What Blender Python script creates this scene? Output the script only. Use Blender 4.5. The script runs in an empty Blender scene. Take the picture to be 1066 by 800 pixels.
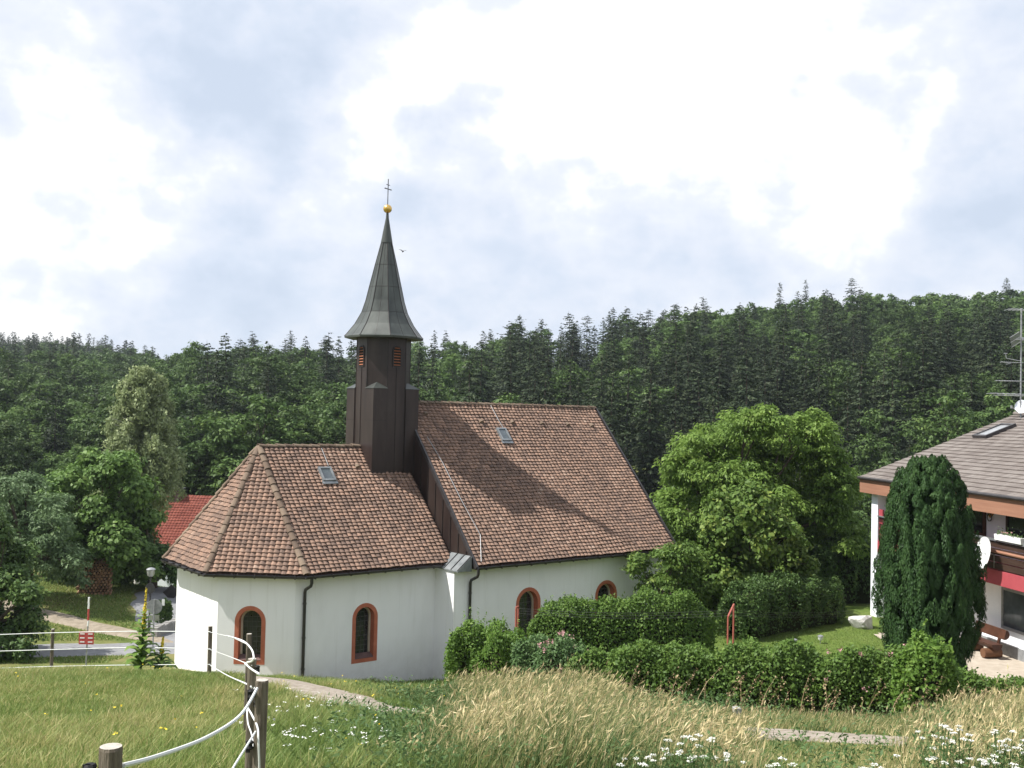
import bpy, math, random
import numpy as np
from mathutils import Vector, Matrix
R = math.radians
scene = bpy.context.scene
COL = scene.collection

# ------------------------------------------------------------------ camera
PITCH, ROLL, F = 0.0302, 0.0224, 1069.0          # eye at the origin, looking along +Y
cam_d = bpy.data.cameras.new('camera'); cam = bpy.data.objects.new('camera', cam_d); COL.objects.link(cam)
cam_d.sensor_width = 36.0; cam_d.lens = 36.0 * F / 1066.0
cam_d.clip_start = 0.1; cam_d.clip_end = 6000
fw = Vector((0, math.cos(PITCH), math.sin(PITCH))); up0 = Vector((0, -math.sin(PITCH), math.cos(PITCH))); rt0 = Vector((1, 0, 0))
rt = rt0 * math.cos(ROLL) + up0 * math.sin(ROLL); up = -rt0 * math.sin(ROLL) + up0 * math.cos(ROLL)
M4 = Matrix.Identity(4)
for i in range(3):
    M4[i][0] = rt[i]; M4[i][1] = up[i]; M4[i][2] = -fw[i]
cam.matrix_world = M4
scene.camera = cam

def ray(px, py):
    d = fw * F + rt * (px - 533.0) + up * (400.0 - py)
    return d
def at(px, py, Y):                                # photograph pixel + distance along the view -> point
    d = ray(px, py); return d * (Y / d.y)
def col_of(x, y):                                 # photograph column of a ground position (about)
    return 533.0 + F * x / np.maximum(y, 1e-3)

# ------------------------------------------------------------------ light
SUN_EL, SUN_AZ = 54.0, 261.0                      # azimuth clockwise from +Y
sd = Vector((math.sin(R(SUN_AZ)) * math.cos(R(SUN_EL)), math.cos(R(SUN_AZ)) * math.cos(R(SUN_EL)), math.sin(R(SUN_EL))))
sun_d = bpy.data.lights.new('sun', 'SUN'); sun = bpy.data.objects.new('sun', sun_d); COL.objects.link(sun)
sun_d.energy = 4.6; sun_d.angle = R(0.53); sun_d.color = (1.0, 0.965, 0.90)
sun.rotation_euler = sd.to_track_quat('Z', 'Y').to_euler()

world = bpy.data.worlds.new('World'); scene.world = world; world.use_nodes = True
wn, wl = world.node_tree.nodes, world.node_tree.links
wn.clear()
w_out = wn.new('ShaderNodeOutputWorld'); w_bg = wn.new('ShaderNodeBackground'); w_bg.inputs['Strength'].default_value = 0.1
wl.new(w_bg.outputs[0], w_out.inputs[0])
w_sky = wn.new('ShaderNodeTexSky'); w_sky.sky_type = 'NISHITA'; w_sky.sun_disc = False
w_sky.sun_elevation = R(SUN_EL); w_sky.sun_rotation = R(SUN_AZ); w_sky.air_density = 1.0; w_sky.dust_density = 1.0
w_tc = wn.new('ShaderNodeTexCoord')
def wmath(op, a, b=None, c=None):
    n = wn.new('ShaderNodeMath'); n.operation = op
    for k, v in enumerate((a, b, c)):
        if v is None: continue
        if isinstance(v, (int, float)): n.inputs[k].default_value = v
        else: wl.new(v, n.inputs[k])
    return n.outputs[0]
def wvec(op, a, b):
    n = wn.new('ShaderNodeVectorMath'); n.operation = op
    for k, v in enumerate((a, b)):
        if isinstance(v, (tuple, list)): n.inputs[k].default_value = v
        else: wl.new(v, n.inputs[k])
    return n
def wnoise(scale, detail, rough, off=(0, 0, 0), sq=1.0):
    mp = wn.new('ShaderNodeMapping'); mp.inputs['Location'].default_value = off; mp.inputs['Scale'].default_value = (1, 1, sq)
    wl.new(w_tc.outputs['Generated'], mp.inputs[0])
    n = wn.new('ShaderNodeTexNoise'); n.inputs['Scale'].default_value = scale; n.inputs['Detail'].default_value = detail; n.inputs['Roughness'].default_value = rough
    wl.new(mp.outputs[0], n.inputs['Vector']); return n
warp = wnoise(5.5, 5, 0.6, (3.1, 1.7, 0.4))
wv = wvec('SUBTRACT', warp.outputs['Color'], (0.5, 0.5, 0.5))
sc_ = wn.new('ShaderNodeVectorMath'); sc_.operation = 'SCALE'; sc_.inputs['Scale'].default_value = 0.26; wl.new(wv.outputs[0], sc_.inputs[0])
wdir = wvec('ADD', w_tc.outputs['Generated'], sc_.outputs[0])
def blob(px, py, rad, amp):                       # a cloud mass in a direction of the sky
    d = ray(px, py).normalized()
    ds = wvec('DISTANCE', wdir.outputs[0], tuple(d)).outputs['Value']
    q = wmath('DIVIDE', ds, rad / F); q = wmath('MULTIPLY', q, q); q = wmath('MULTIPLY', q, -1.0)
    return wmath('MULTIPLY', wmath('EXPONENT', q), amp)
base_n = wnoise(4.2, 9, 0.56, (0.2, 5.3, 1.1), 1.6)
fine_n = wnoise(15.0, 7, 0.55, (2.2, 1.3, 7.1), 1.5)
acc = wmath('MULTIPLY_ADD', base_n.outputs['Fac'], 0.85, 0.0)
acc = wmath('ADD', acc, wmath('MULTIPLY_ADD', fine_n.outputs['Fac'], 0.55, -0.275))
bl = wnoise(9.0, 3, 0.5, (4.4, 2.2, 0.9), 1.5); bil = wmath('ABSOLUTE', wmath('MULTIPLY_ADD', bl.outputs['Fac'], 2.0, -1.0))
bl2 = wnoise(22.0, 4, 0.55, (1.4, 8.2, 3.9), 1.4); bil2 = wmath('ABSOLUTE', wmath('MULTIPLY_ADD', bl2.outputs['Fac'], 2.0, -1.0))
acc = wmath('ADD', acc, wmath('MULTIPLY_ADD', bil, -0.30, 0.07)); acc = wmath('ADD', acc, wmath('MULTIPLY_ADD', bil2, -0.22, 0.045))
for b in [(740, 80, 230, 0.42), (620, 20, 130, 0.22), (890, 170, 110, 0.24), (55, 235, 110, 0.26), (430, 92, 60, 0.34), (335, 205, 80, 0.30), (40, 90, 130, 0.14), (180, 260, 80, 0.10), (285, 130, 88, -0.34), (450, 170, 60, -0.24), (220, 80, 70, -0.14), (1030, 180, 100, -0.20), (600, 250, 120, -0.14), (735, 245, 110, -0.12), (500, 275, 110, -0.10), (845, 108, 48, -0.26), (200, 330, 120, -0.16), (920, 265, 150, -0.10), (20, 345, 60, 0.18), (460, 15, 90, -0.12)]:
    acc = wmath('ADD', acc, blob(*b))
ramp = wn.new('ShaderNodeValToRGB')
els = ramp.color_ramp.elements
els[0].position = 0.20; els[0].color = (3.95, 4.5, 5.4, 1)
els[1].position = 0.76; els[1].color = (7.2, 7.2, 7.25, 1)
e = els.new(0.36); e.color = (4.45, 4.95, 5.8, 1)
e = els.new(0.48); e.color = (5.0, 5.35, 6.05, 1)
e = els.new(0.62); e.color = (5.6, 5.85, 6.3, 1)
wl.new(acc, ramp.inputs[0])
w_mix = wn.new('ShaderNodeMix'); w_mix.data_type = 'RGBA'
cov = wn.new('ShaderNodeMapRange'); cov.inputs['From Min'].default_value = 0.05; cov.inputs['From Max'].default_value = 0.42
cov.inputs['To Min'].default_value = 0.97; cov.inputs['To Max'].default_value = 0.97
wl.new(acc, cov.inputs['Value']); wl.new(cov.outputs[0], w_mix.inputs['Factor'])
wl.new(w_sky.outputs[0], w_mix.inputs['A']); wl.new(ramp.outputs[0], w_mix.inputs['B'])
wl.new(w_mix.outputs['Result'], w_bg.inputs['Color'])

vs = scene.view_settings
vs.view_transform = 'Standard'; vs.look = 'None'; vs.exposure = 0.72; vs.gamma = 1.0; vs.use_curve_mapping = False
scene.render.engine = 'CYCLES'
cy = scene.cycles
cy.use_denoising = True; cy.max_bounces = 6; cy.diffuse_bounces = 3; cy.transmission_bounces = 4; cy.transparent_max_bounces = 6; cy.volume_bounces = 0
cy.sample_clamp_indirect = 6.0

# ------------------------------------------------------------------ materials
MATS = {}
def newmat(name):
    m = bpy.data.materials.new(name); m.use_nodes = True
    n, l = m.node_tree.nodes, m.node_tree.links
    return m, n, l, n['Principled BSDF']
def ramp_node(n, stops):
    r = n.new('ShaderNodeValToRGB'); e = r.color_ramp.elements
    e[0].position, e[0].color = stops[0][0], (*stops[0][1], 1)
    e[1].position, e[1].color = stops[-1][0], (*stops[-1][1], 1)
    for p, c in stops[1:-1]:
        q = e.new(p); q.color = (*c, 1)
    return r
def noise_node(n, l, scale, detail=4, rough=0.55, coord='Object', stretch=None):
    t = n.new('ShaderNodeTexCoord'); s = n.new('ShaderNodeTexNoise')
    s.inputs['Scale'].default_value = scale; s.inputs['Detail'].default_value = detail; s.inputs['Roughness'].default_value = rough
    if stretch:
        mp = n.new('ShaderNodeMapping'); mp.inputs['Scale'].default_value = stretch
        l.new(t.outputs[coord], mp.inputs[0]); l.new(mp.outputs[0], s.inputs['Vector'])
    else: l.new(t.outputs[coord], s.inputs['Vector'])
    return s
def mat_noise(name, stops, scale=3, rough=0.7, detail=5, bump=0.0, bscale=None, metal=0.0, stretch=None, spec=0.3, nrough=0.6):
    m, n, l, b = newmat(name)
    s = noise_node(n, l, scale, detail, nrough, stretch=stretch)
    r = ramp_node(n, stops); l.new(s.outputs['Fac'], r.inputs[0]); l.new(r.outputs[0], b.inputs['Base Color'])
    b.inputs['Roughness'].default_value = rough; b.inputs['Metallic'].default_value = metal; b.inputs['Specular IOR Level'].default_value = spec
    if bump:
        s2 = noise_node(n, l, bscale or scale * 6, 4, 0.6, stretch=stretch)
        bp = n.new('ShaderNodeBump'); bp.inputs['Strength'].default_value = bump; bp.inputs['Distance'].default_value = 0.03
        l.new(s2.outputs['Fac'], bp.inputs['Height']); l.new(bp.outputs[0], b.inputs['Normal'])
    MATS[name] = m; return m
def mat_leaf(name, stops, transl=0.3, objvar=0.25, gloss=0.25):
    m, n, l, b = newmat(name)
    a = n.new('ShaderNodeAttribute'); a.attribute_name = 'tone'
    r = ramp_node(n, stops); l.new(a.outputs['Fac'], r.inputs[0])
    oi = n.new('ShaderNodeObjectInfo')
    mr = n.new('ShaderNodeMapRange'); mr.inputs['To Min'].default_value = 1 - objvar; mr.inputs['To Max'].default_value = 1 + objvar
    l.new(oi.outputs['Random'], mr.inputs['Value'])
    hs = n.new('ShaderNodeHueSaturation'); l.new(r.outputs[0], hs.inputs['Color']); l.new(mr.outputs[0], hs.inputs['Value'])
    l.new(hs.outputs[0], b.inputs['Base Color']); b.inputs['Roughness'].default_value = 0.55; b.inputs['Specular IOR Level'].default_value = gloss
    tr = n.new('ShaderNodeBsdfTranslucent'); l.new(hs.outputs[0], tr.inputs['Color'])
    mx = n.new('ShaderNodeMixShader'); mx.inputs[0].default_value = transl
    l.new(b.outputs[0], mx.inputs[1]); l.new(tr.outputs[0], mx.inputs[2])
    l.new(mx.outputs[0], n['Material Output'].inputs['Surface'])
    MATS[name] = m; return m

M_PLASTER = None
m, n, l, b = newmat('plaster'); MATS['plaster'] = m
s1 = noise_node(n, l, 1.1, 6, 0.65, stretch=(1, 1, 0.35)); s2 = noise_node(n, l, 60, 3, 0.6)
r = ramp_node(n, [(0.25, (0.79, 0.785, 0.78)), (0.5, (0.86, 0.855, 0.855)), (0.75, (0.88, 0.875, 0.875))]); l.new(s1.outputs['Fac'], r.inputs[0])
# splash dirt just above the soil
tcp = n.new('ShaderNodeTexCoord'); sx = n.new('ShaderNodeSeparateXYZ'); l.new(tcp.outputs['Object'], sx.inputs[0])
mrz = n.new('ShaderNodeMapRange'); mrz.inputs['From Min'].default_value = 1.3; mrz.inputs['From Max'].default_value = -0.5; l.new(sx.outputs['Z'], mrz.inputs['Value'])
sp1 = noise_node(n, l, 2.6, 6, 0.7); sp2 = noise_node(n, l, 1.0, 5, 0.7, stretch=(5, 5, 0.22))
mu1 = n.new('ShaderNodeMath'); mu1.operation = 'MULTIPLY'; l.new(mrz.outputs[0], mu1.inputs[0]); l.new(sp1.outputs['Fac'], mu1.inputs[1])
st2 = n.new('ShaderNodeMapRange'); st2.inputs['From Min'].default_value = 0.55; st2.inputs['From Max'].default_value = 0.8; st2.inputs['To Max'].default_value = 0.30; l.new(sp2.outputs['Fac'], st2.inputs['Value'])
ad1 = n.new('ShaderNodeMath'); ad1.operation = 'ADD'; ad1.use_clamp = True; l.new(mu1.outputs[0], ad1.inputs[0]); l.new(st2.outputs[0], ad1.inputs[1])
mxp = n.new('ShaderNodeMix'); mxp.data_type = 'RGBA'; l.new(ad1.outputs[0], mxp.inputs['Factor']); l.new(r.outputs[0], mxp.inputs['A']); mxp.inputs['B'].default_value = (0.52, 0.50, 0.46, 1)
l.new(mxp.outputs['Result'], b.inputs['Base Color']); b.inputs['Roughness'].default_value = 0.9; b.inputs['Specular IOR Level'].default_value = 0.1
bp = n.new('ShaderNodeBump'); bp.inputs['Strength'].default_value = 0.25; bp.inputs['Distance'].default_value = 0.01; l.new(s2.outputs['Fac'], bp.inputs['Height']); l.new(bp.outputs[0], b.inputs['Normal'])

def mat_tile(name, stops, rough=0.85):
    m, n, l, b = newmat(name)
    g = n.new('ShaderNodeNewGeometry')
    s = noise_node(n, l, 0.55, 6, 0.68); s3 = noise_node(n, l, 14, 4, 0.6)
    ad = n.new('ShaderNodeMath'); ad.operation = 'MULTIPLY_ADD'; l.new(s.outputs['Fac'], ad.inputs[0]); ad.inputs[1].default_value = 1.7; 
    mrr = n.new('ShaderNodeMapRange'); mrr.inputs['To Min'].default_value = 0.0; mrr.inputs['To Max'].default_value = 0.85; l.new(g.outputs['Random Per Island'], mrr.inputs['Value']); l.new(mrr.outputs[0], ad.inputs[2])
    ad2 = n.new('ShaderNodeMath'); ad2.operation = 'MULTIPLY_ADD'; l.new(s3.outputs['Fac'], ad2.inputs[0]); ad2.inputs[1].default_value = 0.5; l.new(ad.outputs[0], ad2.inputs[2])
    dv = n.new('ShaderNodeMath'); dv.operation = 'DIVIDE'; l.new(ad2.outputs[0], dv.inputs[0]); dv.inputs[1].default_value = 2.75
    r = ramp_node(n, stops); l.new(dv.outputs[0], r.inputs[0]); l.new(r.outputs[0], b.inputs['Base Color'])
    b.inputs['Roughness'].default_value = rough; b.inputs['Specular IOR Level'].default_value = 0.2
    bp = n.new('ShaderNodeBump'); bp.inputs['Strength'].default_value = 0.3; bp.inputs['Distance'].default_value = 0.01; l.new(s3.outputs['Fac'], bp.inputs['Height']); l.new(bp.outputs[0], b.inputs['Normal'])
    MATS[name] = m; return m
mat_tile('roof_tile', [(0.24, (0.090, 0.066, 0.053)), (0.40, (0.167, 0.113, 0.089)), (0.56, (0.225, 0.149, 0.112)), (0.70, (0.287, 0.182, 0.133)), (0.84, (0.382, 0.294, 0.235))])
mat_tile('ridge_tile', [(0.24, (0.090, 0.065, 0.050)), (0.5, (0.153, 0.110, 0.081)), (0.84, (0.270, 0.207, 0.153))])
mat_tile('red_tile', [(0.24, (0.12, 0.034, 0.024)), (0.5, (0.17, 0.048, 0.034)), (0.84, (0.22, 0.07, 0.048))])
mat_tile('grey_tile', [(0.24, (0.104, 0.088, 0.080)), (0.5, (0.152, 0.130, 0.118)), (0.84, (0.216, 0.192, 0.176))])
mat_noise('brown_metal', [(0.3, (0.020, 0.013, 0.012)), (0.5, (0.034, 0.022, 0.019)), (0.7, (0.049, 0.036, 0.031))], 1.6, 0.42, 6, 0.15, 5, 0.15, (1, 1, 0.25), 0.45)
mat_noise('patina', [(0.3, (0.033, 0.038, 0.034)), (0.5, (0.059, 0.066, 0.060)), (0.7, (0.086, 0.096, 0.087))], 1.8, 0.42, 6, 0.12, 5, 0.15, (1, 1, 0.3), 0.45)
mat_noise('seam', [(0.3, (0.018, 0.014, 0.013)), (0.7, (0.035, 0.028, 0.026))], 4, 0.5)
mat_noise('grey_flashing', [(0.3, (0.170, 0.187, 0.196)), (0.7, (0.323, 0.340, 0.348))], 4, 0.35, 5, 0, None, 0.4)
mat_noise('gutter', [(0.3, (0.022, 0.020, 0.022)), (0.7, (0.05, 0.045, 0.045))], 5, 0.4, spec=0.5)
mat_noise('surround', [(0.3, (0.375, 0.115, 0.066)), (0.5, (0.436, 0.138, 0.079)), (0.7, (0.496, 0.165, 0.098))], 3, 0.85, 5)
mat_noise('inner_frame', [(0.3, (0.42, 0.36, 0.28)), (0.7, (0.55, 0.48, 0.38))], 3, 0.8)
mat_noise('sill', [(0.3, (0.10, 0.06, 0.055)), (0.7, (0.17, 0.105, 0.095))], 5, 0.6)
mat_noise('lead', [(0.3, (0.040, 0.040, 0.040)), (0.7, (0.100, 0.100, 0.100))], 5, 0.5)
mat_noise('gold', [(0.3, (0.72, 0.45, 0.12)), (0.7, (0.85, 0.56, 0.18))], 5, 0.28, metal=0.9)
mat_noise('iron', [(0.3, (0.05, 0.05, 0.05)), (0.7, (0.09, 0.09, 0.09))], 8, 0.5, metal=0.5)
mat_noise('steel', [(0.3, (0.38, 0.39, 0.40)), (0.7, (0.55, 0.56, 0.57))], 8, 0.35, metal=0.7)
mat_noise('steel_dull', [(0.3, (0.24, 0.25, 0.26)), (0.7, (0.36, 0.37, 0.38))], 8, 0.5, metal=0.3)
mat_noise('louvre', [(0.3, (0.22, 0.075, 0.035)), (0.7, (0.30, 0.11, 0.05))], 6, 0.7)
mat_noise('black', [(0.3, (0.008, 0.008, 0.008)), (0.7, (0.014, 0.014, 0.014))], 3, 0.7)
mat_noise('white_paint', [(0.3, (0.74, 0.75, 0.76)), (0.7, (0.82, 0.82, 0.82))], 4, 0.55)
mat_noise('house_wall', [(0.3, (0.785, 0.820, 0.878)), (0.7, (0.878, 0.901, 0.947))], 2, 0.9, 5, 0.1, 50)
mat_noise('fascia', [(0.3, (0.255, 0.125, 0.082)), (0.5, (0.295, 0.148, 0.096)), (0.7, (0.335, 0.175, 0.115))], 2, 0.7, 6, stretch=(0.3, 1, 4))
mat_noise('red_paint', [(0.3, (0.42, 0.06, 0.06)), (0.7, (0.50, 0.085, 0.08))], 3, 0.5)
mat_noise('pink_red', [(0.3, (0.34, 0.058, 0.072)), (0.7, (0.40, 0.075, 0.090))], 3, 0.6)
mat_noise('rust_red', [(0.3, (0.30, 0.085, 0.062)), (0.7, (0.40, 0.125, 0.092))], 9, 0.6)
mat_noise('dark_wood', [(0.3, (0.030, 0.017, 0.013)), (0.7, (0.065, 0.037, 0.027))], 3, 0.55, 5, 0.2, 20, stretch=(0.3, 1, 6))
mat_noise('bench_wood', [(0.3, (0.050, 0.020, 0.012)), (0.7, (0.095, 0.040, 0.023))], 3, 0.5, 5, 0.2, 20)
mat_noise('log_end', [(0.3, (0.108, 0.047, 0.023)), (0.7, (0.162, 0.081, 0.043))], 5, 0.7)
mat_noise('firewood', [(0.3, (0.16, 0.085, 0.045)), (0.5, (0.28, 0.165, 0.095)), (0.7, (0.42, 0.28, 0.17))], 7, 0.85)
mat_noise('post_wood', [(0.28, (0.075, 0.062, 0.048)), (0.5, (0.155, 0.13, 0.10)), (0.72, (0.26, 0.225, 0.18))], 9, 0.9, 6, 0.6, 40, stretch=(3, 3, 0.25), spec=0.1)
mat_noise('post_top', [(0.3, (0.32, 0.29, 0.25)), (0.7, (0.52, 0.48, 0.42))], 30, 0.9, 6, 0.4, 60)
mat_noise('rope', [(0.3, (0.581, 0.598, 0.581)), (0.7, (0.704, 0.713, 0.695))], 60, 0.7)
mat_noise('bark', [(0.3, (0.045, 0.035, 0.028)), (0.7, (0.13, 0.105, 0.085))], 4, 0.9, 6, 0.5, 12, stretch=(2, 2, 0.4), spec=0.1)
mat_noise('birch_bark', [(0.3, (0.12, 0.11, 0.10)), (0.5, (0.45, 0.43, 0.40)), (0.7, (0.60, 0.58, 0.55))], 4, 0.9)
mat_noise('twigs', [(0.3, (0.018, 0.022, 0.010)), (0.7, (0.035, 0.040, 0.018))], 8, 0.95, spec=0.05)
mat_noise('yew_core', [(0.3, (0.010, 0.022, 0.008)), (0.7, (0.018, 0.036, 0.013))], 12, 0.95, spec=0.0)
mat_noise('asphalt', [(0.3, (0.16, 0.16, 0.165)), (0.7, (0.24, 0.24, 0.245))], 3, 0.9, 6)
mat_noise('gravel_path', [(0.3, (0.195, 0.161, 0.126)), (0.5, (0.289, 0.247, 0.202)), (0.7, (0.374, 0.330, 0.281))], 5, 0.95, 8, 0.5, 60)
mat_noise('dirt_path', [(0.3, (0.17, 0.14, 0.10)), (0.7, (0.32, 0.27, 0.21))], 3, 0.95, 8)
mat_noise('paving', [(0.3, (0.34, 0.29, 0.23)), (0.7, (0.46, 0.41, 0.34))], 3, 0.9, 6)
mat_noise('stone', [(0.3, (0.38, 0.37, 0.35)), (0.7, (0.68, 0.67, 0.65))], 5, 0.9, 6, 0.5, 20)
mat_noise('concrete', [(0.3, (0.22, 0.21, 0.20)), (0.7, (0.34, 0.33, 0.31))], 4, 0.9, 6)
mat_noise('petal_white', [(0.3, (0.634, 0.634, 0.581)), (0.7, (0.704, 0.704, 0.660))], 30, 0.8)
mat_noise('petal_pink', [(0.3, (0.40, 0.20, 0.21)), (0.7, (0.52, 0.31, 0.30))], 10, 0.8)
mat_noise('petal_yellow', [(0.3, (0.62, 0.46, 0.03)), (0.7, (0.74, 0.58, 0.06))], 30, 0.8)
mat_noise('brass', [(0.3, (0.45, 0.24, 0.06)), (0.7, (0.60, 0.36, 0.10))], 8, 0.4, metal=0.4)
mat_noise('bird_dark', [(0.3, (0.02, 0.02, 0.02)), (0.7, (0.05, 0.05, 0.05))], 8, 0.7)
m, n, l, b = newmat('glass'); MATS['glass'] = m
s = noise_node(n, l, 5, 3); r = ramp_node(n, [(0.3, (0.012, 0.014, 0.016)), (0.7, (0.030, 0.034, 0.036))]); l.new(s.outputs['Fac'], r.inputs[0]); l.new(r.outputs[0], b.inputs['Base Color'])
b.inputs['Roughness'].default_value = 0.12; b.inputs['Specular IOR Level'].default_value = 0.6
bp = n.new('ShaderNodeBump'); bp.inputs['Strength'].default_value = 0.15; bp.inputs['Distance'].default_value = 0.01; l.new(s.outputs['Fac'], bp.inputs['Height']); l.new(bp.outputs[0], b.inputs['Normal'])
m, n, l, b = newmat('sky_glass'); MATS['sky_glass'] = m
s = noise_node(n, l, 2, 3); r = ramp_node(n, [(0.3, (0.05, 0.06, 0.07)), (0.7, (0.10, 0.12, 0.13))]); l.new(s.outputs['Fac'], r.inputs[0]); l.new(r.outputs[0], b.inputs['Base Color'])
b.inputs['Roughness'].default_value = 0.08; b.inputs['Specular IOR Level'].default_value = 0.7

# ground: meadow with dry patches
m, n, l, b = newmat('meadow'); MATS['meadow'] = m
s1 = noise_node(n, l, 0.22, 6, 0.65); s2 = noise_node(n, l, 5.0, 6, 0.7)
ad = n.new('ShaderNodeMath'); ad.operation = 'MULTIPLY_ADD'; l.new(s2.outputs['Fac'], ad.inputs[0]); ad.inputs[1].default_value = 0.45; l.new(s1.outputs['Fac'], ad.inputs[2])
r = ramp_node(n, [(0.50, (0.055, 0.085, 0.022)), (0.66, (0.095, 0.125, 0.036)), (0.80, (0.17, 0.165, 0.065)), (0.92, (0.22, 0.19, 0.095))])
l.new(ad.outputs[0], r.inputs[0]); l.new(r.outputs[0], b.inputs['Base Color']); b.inputs['Roughness'].default_value = 0.95; b.inputs['Specular IOR Level'].default_value = 0.05
bp = n.new('ShaderNodeBump'); bp.inputs['Strength'].default_value = 0.6; bp.inputs['Distance'].default_value = 0.06; l.new(s2.outputs['Fac'], bp.inputs['Height']); l.new(bp.outputs[0], b.inputs['Normal'])
mat_noise('lawn', [(0.3, (0.075, 0.12, 0.026)), (0.5, (0.105, 0.155, 0.035)), (0.7, (0.15, 0.19, 0.055))], 0.7, 0.95, 8, 0.5, 30, spec=0.05, nrough=0.7)

mat_leaf('grass_short', [(0.0, (0.108, 0.179, 0.042)), (0.4, (0.208, 0.280, 0.076)), (0.65, (0.362, 0.364, 0.142)), (1.0, (0.689, 0.561, 0.302))], 0.35, 0.0)
mat_leaf('grass_tall', [(0.0, (0.071, 0.121, 0.037)), (0.35, (0.149, 0.200, 0.068)), (0.55, (0.333, 0.309, 0.136)), (0.8, (0.558, 0.460, 0.246)), (1.0, (0.713, 0.593, 0.357))], 0.3, 0.0)
mat_leaf('leaf_spruce', [(0.0, (0.019, 0.034, 0.017)), (0.6, (0.035, 0.052, 0.024)), (1.0, (0.059, 0.076, 0.033))], 0.12, 0.30, 0.15)
mat_leaf('leaf_beech', [(0.0, (0.043, 0.080, 0.021)), (0.6, (0.081, 0.135, 0.036)), (1.0, (0.138, 0.195, 0.054))], 0.28, 0.40, 0.2)
mat_leaf('leaf_linden', [(0.0, (0.076, 0.142, 0.033)), (0.6, (0.134, 0.227, 0.053)), (1.0, (0.215, 0.310, 0.084))], 0.3, 0.0)
mat_leaf('leaf_grey', [(0.0, (0.090, 0.146, 0.064)), (0.6, (0.149, 0.224, 0.100)), (1.0, (0.223, 0.312, 0.156))], 0.28, 0.0)
mat_leaf('leaf_dark', [(0.0, (0.047, 0.092, 0.024)), (0.6, (0.087, 0.150, 0.040)), (1.0, (0.158, 0.230, 0.063))], 0.25, 0.0)
mat_leaf('leaf_birch', [(0.0, (0.196, 0.240, 0.111)), (0.6, (0.298, 0.356, 0.173)), (1.0, (0.459, 0.505, 0.265))], 0.3, 0.0)
mat_leaf('leaf_walnut', [(0.0, (0.109, 0.190, 0.036)), (0.6, (0.176, 0.275, 0.055)), (1.0, (0.271, 0.367, 0.090))], 0.38, 0.0)
mat_leaf('leaf_apple', [(0.0, (0.076, 0.140, 0.028)), (0.6, (0.133, 0.212, 0.044)), (1.0, (0.256, 0.315, 0.069))], 0.32, 0.0)
mat_leaf('leaf_hedge', [(0.0, (0.077, 0.145, 0.028)), (0.6, (0.132, 0.224, 0.042)), (1.0, (0.217, 0.311, 0.069))], 0.3, 0.1)
mat_leaf('leaf_fresh', [(0.0, (0.088, 0.171, 0.028)), (0.6, (0.138, 0.237, 0.039)), (1.0, (0.209, 0.308, 0.066))], 0.35, 0.0)
mat_leaf('leaf_yew', [(0.0, (0.023, 0.056, 0.017)), (0.6, (0.039, 0.085, 0.023)), (1.0, (0.065, 0.122, 0.034))], 0.12, 0.0, 0.2)
mat_leaf('leaf_weed', [(0.0, (0.071, 0.136, 0.045)), (0.6, (0.110, 0.187, 0.064)), (1.0, (0.180, 0.251, 0.096))], 0.3, 0.1)
mat_leaf('dock', [(0.0, (0.20, 0.12, 0.065)), (1.0, (0.42, 0.32, 0.19))], 0.1, 0.1)
MA = MATS

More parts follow.
